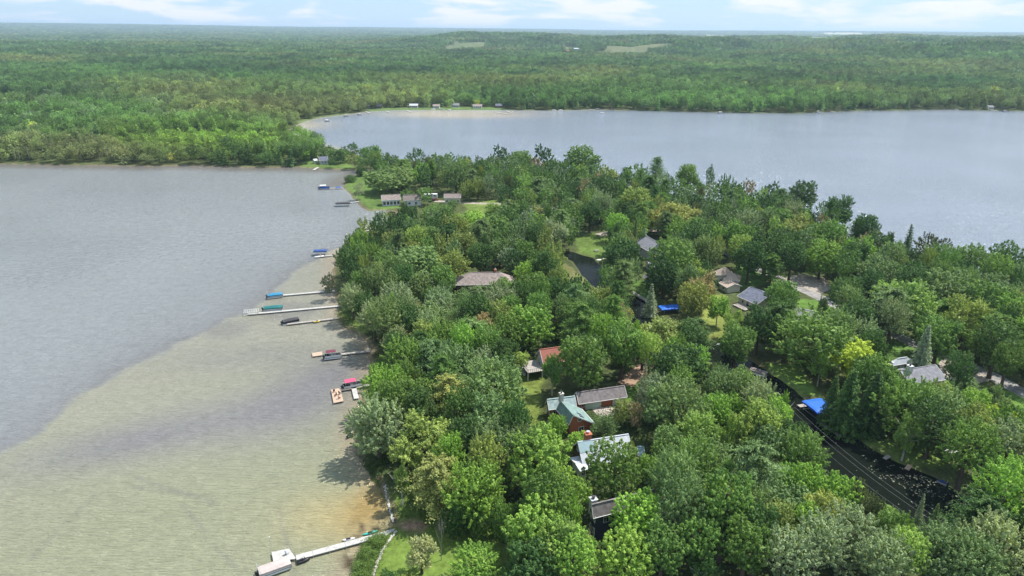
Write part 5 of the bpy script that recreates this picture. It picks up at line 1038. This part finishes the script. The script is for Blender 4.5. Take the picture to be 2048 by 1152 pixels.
# reeds and undergrowth along the beach
def cover(name, n, spots, size, tint, seed, hh=.5):
    rng = np.random.default_rng(seed); Pn = []
    for (px, py, sx, sy) in spots:
        g = G(px, py); k = n // len(spots); Pn.append(np.stack([rng.normal(g.x, sx, k), rng.normal(g.y, sy, k)], 1))
    A = np.concatenate(Pn); w = water_sd(A[:, 0], A[:, 1]); A = A[w < 1.0]; w = w[w < 1.0]; C_ = np.stack([A[:, 0], A[:, 1], np.clip(-w * .32, 0, .8) + rng.random(len(A)) * hh * (0.4 + vnoise(A[:, 0], A[:, 1], 1.2))], 1)
    me = build_leaves(name, [leaf_arrays(C_, rng.normal(0, .5, C_.shape) + [0, 0, .8], size, rng.random(len(C_)), rng, .4)], LEAF); o = link(bpy.data.objects.new(name, me)); o.color = (*TINT[tint], 1); return tag(o, kind='stuff')
tag(cover('reeds', 26000, [(745, 1090, 1.1, 2.0), (735, 1115, 1.2, 2.0), (728, 1140, 1.1, 2.0), (757, 1086, .8, .8)], .13, 'BG', 4, 1.1), 'dense green reeds and weeds between the beach and the line of whitish stones', 'reeds')
tag(cover('undergrowth', 60000, [(900, 1010, 9, 4), (700, 625, 3, 9), (1150, 850, 10, 4), (1260, 850, 6, 6), (1000, 700, 12, 10), (740, 940, 2, 6), (1620, 890, 8, 6), (1780, 1040, 4, 3), (1500, 860, 9, 8), (1230, 960, 12, 8)], .2, 'MG', 5, .8), 'patchy low green undergrowth between the trees of the point', 'undergrowth')

def add_reflection_flecks():  # pale flat leaves imitating specks of sky reflected in the channel
    rng = np.random.default_rng(8); Pn = []
    for px, py, sx, sy, k in ((1850, 950, 5, 2.5, 260), (1780, 945, 2.5, 2.5, 110), (1600, 870, 2.5, 3.5, 60), (1860, 975, 4, 3, 160), (1905, 1020, 4, 3, 160), (1560, 790, 1.5, 2, 40)):
        g = G(px, py, 0); q = np.stack([rng.normal(g.x, sx, k), rng.normal(g.y, sy, k)], 1); q = q[(canal_sd(q[:, 0], q[:, 1]) > .8) & (vnoise(q[:, 0], q[:, 1], 1.6) > .55)]; Pn.append(q)
    A = np.concatenate(Pn); C_ = np.stack([A[:, 0], A[:, 1], np.full(len(A), .03)], 1)
    me = build_leaves('reflection_flecks', [leaf_arrays(C_, np.tile([0, 0, 1.0], (len(A), 1)) + rng.normal(0, .08, C_.shape), .2, rng.random(len(A)), rng, .9)], LEAF); o = link(bpy.data.objects.new('reflection_flecks', me)); o.color = (.17, .18, .14, 1)
    tag(o, 'pale flat flecks in patches on the dark channel, imitating its white reflections', 'lily pads', kind='stuff')
add_reflection_flecks()
# ------------------------------------------------------------------ the far woods: one object of instanced trees
cheap = dict(nf=80, per=38, leaf=.055, m=LEAF_I, name='forest_crown')
FPROT = [broadleaf(101, nlobe=6, **cheap), broadleaf(102, nlobe=7, spike=1.4, **cheap), broadleaf(103, nlobe=8, **cheap), spruce(104, tiers=9, dens=12, leaf=.1, m=LEAF_I, name='forest_crown')]
def snag(seed):
    rng = random.Random(seed); q = MB(); q.tube([(0, 0, -1), (.02, 0, 0), (0, .03, 1)], [.05, .035, .01], 4); 
    for k in range(12): a = rng.random() * 6.3; z = rng.uniform(-.4, .8); l_ = .25 * (1 - z) * .7; q.tube([(0, 0, z), (math.cos(a) * l_, math.sin(a) * l_, z + .12)], [.014, .006], 3)
    me = bpy.data.meshes.new('snag'); me.from_pydata(q.v, [], q.f); me.materials.append(TWIG); me.update(); return me
FPROT.append(snag(5))
src = bpy.data.collections.new('forest_sources')
for i, me in enumerate(FPROT): o = bpy.data.objects.new('source_%d' % i, me); src.objects.link(o)
def forest(name, X_, Y_, Z_, S, T_, I_, label):
    n = len(X_); me = bpy.data.meshes.new(name); me.vertices.add(n); me.vertices.foreach_set('co', np.stack([X_, Y_, Z_], 1).astype(np.float32).ravel())
    a = me.attributes.new('tsize', 'FLOAT_VECTOR', 'POINT'); a.data.foreach_set('vector', S.astype(np.float32).ravel())
    a = me.attributes.new('tint', 'FLOAT_COLOR', 'POINT'); a.data.foreach_set('color', np.concatenate([T_, np.ones((n, 1))], 1).astype(np.float32).ravel())
    a = me.attributes.new('spin', 'FLOAT_VECTOR', 'POINT'); a.data.foreach_set('vector', np.stack([np.zeros(n), np.zeros(n), RNG.random(n) * 6.28], 1).astype(np.float32).ravel())
    a = me.attributes.new('pick', 'INT', 'POINT'); a.data.foreach_set('value', I_.astype(np.int32)); me.update()
    o = link(bpy.data.objects.new(name, me)); g = bpy.data.node_groups.new(name, 'GeometryNodeTree')
    g.interface.new_socket('Geometry', in_out='INPUT', socket_type='NodeSocketGeometry'); g.interface.new_socket('Geometry', in_out='OUTPUT', socket_type='NodeSocketGeometry')
    nn = g.nodes; gi = nn.new('NodeGroupInput'); go = nn.new('NodeGroupOutput'); ci = nn.new('GeometryNodeCollectionInfo'); ci.inputs[0].default_value = src; ci.inputs['Separate Children'].default_value = True; ci.inputs['Reset Children'].default_value = True
    iop = nn.new('GeometryNodeInstanceOnPoints'); iop.inputs['Pick Instance'].default_value = True
    def at(nm, ty): q = nn.new('GeometryNodeInputNamedAttribute'); q.data_type = ty; q.inputs[0].default_value = nm; return q.outputs[0]
    g.links.new(gi.outputs[0], iop.inputs['Points']); g.links.new(ci.outputs[0], iop.inputs['Instance']); g.links.new(at('pick', 'INT'), iop.inputs['Instance Index'])
    g.links.new(at('tsize', 'FLOAT_VECTOR'), iop.inputs['Scale']); g.links.new(at('spin', 'FLOAT_VECTOR'), iop.inputs['Rotation']); g.links.new(iop.outputs[0], go.inputs[0])
    md = o.modifiers.new('trees', 'NODES'); md.node_group = g; return tag(o, label, 'forest', kind='stuff')
rng = np.random.default_rng(77)
Xs, Ys, Rs = [], [], []
d = 470.0
while d < 30000:
    sp = 8.6 * max(1, d / 2600) if d > 780 else 6.4
    st = sp if d < 3000 else sp * 1.5
    na_ = int(2 * R(43) * d / sp); aa = (np.arange(na_) + rng.random(na_) * .9) / na_ * 2 * R(43) - R(43); dd = d + rng.uniform(-.5, .5, na_) * st
    Xs.append(dd * np.sin(aa)); Ys.append(dd * np.cos(aa)); Rs.append(np.full(na_, sp)); d += st
X_ = np.concatenate(Xs); Y_ = np.concatenate(Ys); SP = np.concatenate(Rs); D_ = np.hypot(X_, Y_)
nm = D_ < 1450; w = np.full(len(X_), -500.0); w[nm] = water_sd(X_[nm], Y_[nm]); ok = w < -3.5
PENW = ring([(598, 262), (640, 300), (668, 345), (800, 600), (3000, 900), (3400, 228), (2400, 224), (700, 282)], .8)
ok &= ~inpoly(X_, Y_, PENW)
for i_, (pl, c) in enumerate(LAWN_G[19:31]): ok &= ~(inpoly(X_ + (vnoise(X_, Y_, 90) - .5) * .06 * Y_ * (i_ > 4), Y_ + (vnoise(Y_, X_, 70) - .5) * .05 * Y_ * (i_ > 4), pl) & ((rng.random(len(X_)) > .6) | (i_ not in (1, 3))))
for o in [o for o in bpy.data.objects if o.type == 'EMPTY' and o.get('category') in ('house', 'farm building') and o.location.y > 480]: ok &= ~((np.abs(X_ - o.location.x) < 6.5 + 12 * (o.location.y > 2000)) & (Y_ < o.location.y + 7) & (Y_ > o.location.y - (3 if o.location.y < 1200 else 120)))
hd = 20.0
X_, Y_, SP, D_, w = X_[ok], Y_[ok], SP[ok], D_[ok], w[ok]
GH = np.where(D_ > 900, far_h(X_, Y_) * np.clip((-w - 25) / 60, 0, 1), 0) + .6
n = len(X_); big = np.clip(D_ / 2300, 1, 20)
H = rng.uniform(11, 21, n) * (0.75 + 0.5 * vnoise(X_, Y_, 40)); rad_ = SP * rng.uniform(.5, .82, n); rad_[D_ < 2600] = rng.uniform(4.2, 8.2, (D_ < 2600).sum()); rad_ *= np.where(D_ < 780, .75, 1)
v1 = vnoise(X_, Y_, 60); v2 = vnoise(X_ + 999, Y_, 170); v3 = vnoise(X_, Y_ + 555, 24); v4 = vnoise(X_ + 300, Y_ + 100, 520)
dark = np.array([.040, .078, .034]); mid = np.array([.075, .125, .045]); brt = np.array([.11, .17, .05]); olv = np.array([.13, .145, .065]); brn = np.array([.135, .125, .075]); gry = np.array([.12, .16, .10])
Tn = np.tile(mid, (n, 1))
def bl(c, k):
    global Tn
    k = np.clip(k, 0, 1)[:, None]; Tn = Tn * (1 - k) + c * k
bl(dark, (v1 - .5) * 3.5); bl(olv, (v2 - .52) * 2.6 * (D_ > 500)); bl(gry, (v3 - .6) * 3); bl(brn, (v4 - .7) * 4 * .4)
pk = rng.choice(4, n, p=[.3, .27, .27, .16])
# the low bright thicket behind the left shore, and the grey-brown swamp wood left of it
PX = np.array([P((a, b_, 8))[:2] for a, b_ in zip(X_[D_ < 1200], Y_[D_ < 1200])]); px_ = np.full(n, -999.0); py_ = np.full(n, -999.0); px_[D_ < 1200] = PX[:, 0]; py_[D_ < 1200] = PX[:, 1]
lime = np.exp(-((px_ - 430) / 230) ** 2 - ((py_ - 282) / 24) ** 2) * (px_ > 200); bl(np.array([.125, .185, .04]), lime * 1.3 * (.6 + .8 * v3)); H = np.where(lime > .45, H * .55, H)
sw = np.exp(-((px_ - 120) / 260) ** 2 - ((py_ - 300) / 22) ** 2) * (px_ > -500); bl(brn * 1.05, sw * .8 * (.3 + v3)); sn = (rng.random(n) < sw * .25); pk = np.where(sn, 4, pk); H = np.where(sw > .3, H * .85, H)
cy_ = (px_ > -600) & (px_ < 620) & (w > -11); H = np.where(cy_, H * .8, H)
yl = rng.random(n) < .003; Tn = np.where(yl[:, None] & (D_ < 1500)[:, None], np.array([.26, .26, .09]), Tn)
g = G(939, 219); k = np.argmin(np.hypot(X_ - g.x, Y_ - g.y)); Tn[k] = (.24, .24, .06); H[k] = 11; rad_[k] = 5.5; pk[k] = 0
for (fx, fy, sx, sy, c) in ((1000, 165, 260, 10, olv * .9), (400, 140, 260, 12, dark * 1.1), (1850, 165, 200, 12, dark * 1.2), (1300, 185, 400, 14, mid * 1.1), (120, 150, 160, 12, mid * 1.1)):
    q = np.array([1.0]); gg = G(fx, fy, 10); dd = math.hypot(gg.x, gg.y); ang_ = math.atan2(gg.x, gg.y); aa = np.arctan2(X_, Y_); d0 = math.hypot(*G(fx, fy - sy, 10)[:2]); bl(c, np.exp(-((aa - ang_) * FPX / sx) ** 2 - ((D_ - dd) / (d0 - dd)) ** 2) * .9)
Tn *= rng.uniform(.62, 1.5, (n, 1)) * 2.05 * (.8 + .45 * vnoise(X_, Y_ + 200, 110))[:, None] * np.array([.98, 1.03, .84])
con = pk == 3; vs = np.where(con, H * 1.05, np.where(D_ < 2600, np.minimum(H * .44, rad_ * .98), H * .5)); zz = np.where(con, GH, GH + H - vs); rs = np.where(con, rad_ * 2.6, rad_); rs = np.where(pk == 4, 3.5, rs)
S = np.stack([rs, rs, vs], 1)
mA = D_ < 1300
if REST:
    q = np.array([r_[:4] for r_ in REST]); tr = np.array([np.array(TINT[r_[5]]) * LEAFGAIN for r_ in REST])
    forest('point_woodland', q[:, 0], q[:, 1], q[:, 3] * .55 + .8, np.stack([q[:, 2], q[:, 2], q[:, 3] * .46], 1), tr * rng.uniform(.85, 1.15, (len(q), 1)), rng.choice(3, len(q)), 'smallest distant trees filling the gaps along the back of the wooded point')
forest('far_woodland', X_[~mA], Y_[~mA], zz[~mA], S[~mA], Tn[~mA], pk[~mA], 'endless mixed woodland stretching from behind the lakes to the horizon')
forest('shore_woodland', X_[mA], Y_[mA], zz[mA], S[mA], Tn[mA], pk[mA], 'dense woodland crowding the far lake shores, with a bright thicket and grey snags at left')
print('forest points', n)

# ------------------------------------------------------------------ air
hz = MB(); hz.box((0, 0, 95), (150000, 150000, 240)); hm = bpy.data.materials.new('haze'); hm.use_nodes = True; t = hm.node_tree; t.nodes.clear(); o_ = t.nodes.new('ShaderNodeOutputMaterial'); pv = t.nodes.new('ShaderNodeVolumePrincipled')
pv.inputs['Color'].default_value = (.62, .80, 1, 1); pv.inputs['Density'].default_value = 0.00006; pv.inputs['Anisotropy'].default_value = 0.2
t.links.new(pv.outputs[0], o_.inputs['Volume']); hz = hz.build('haze', hm); tag(hz, kind='stuff')
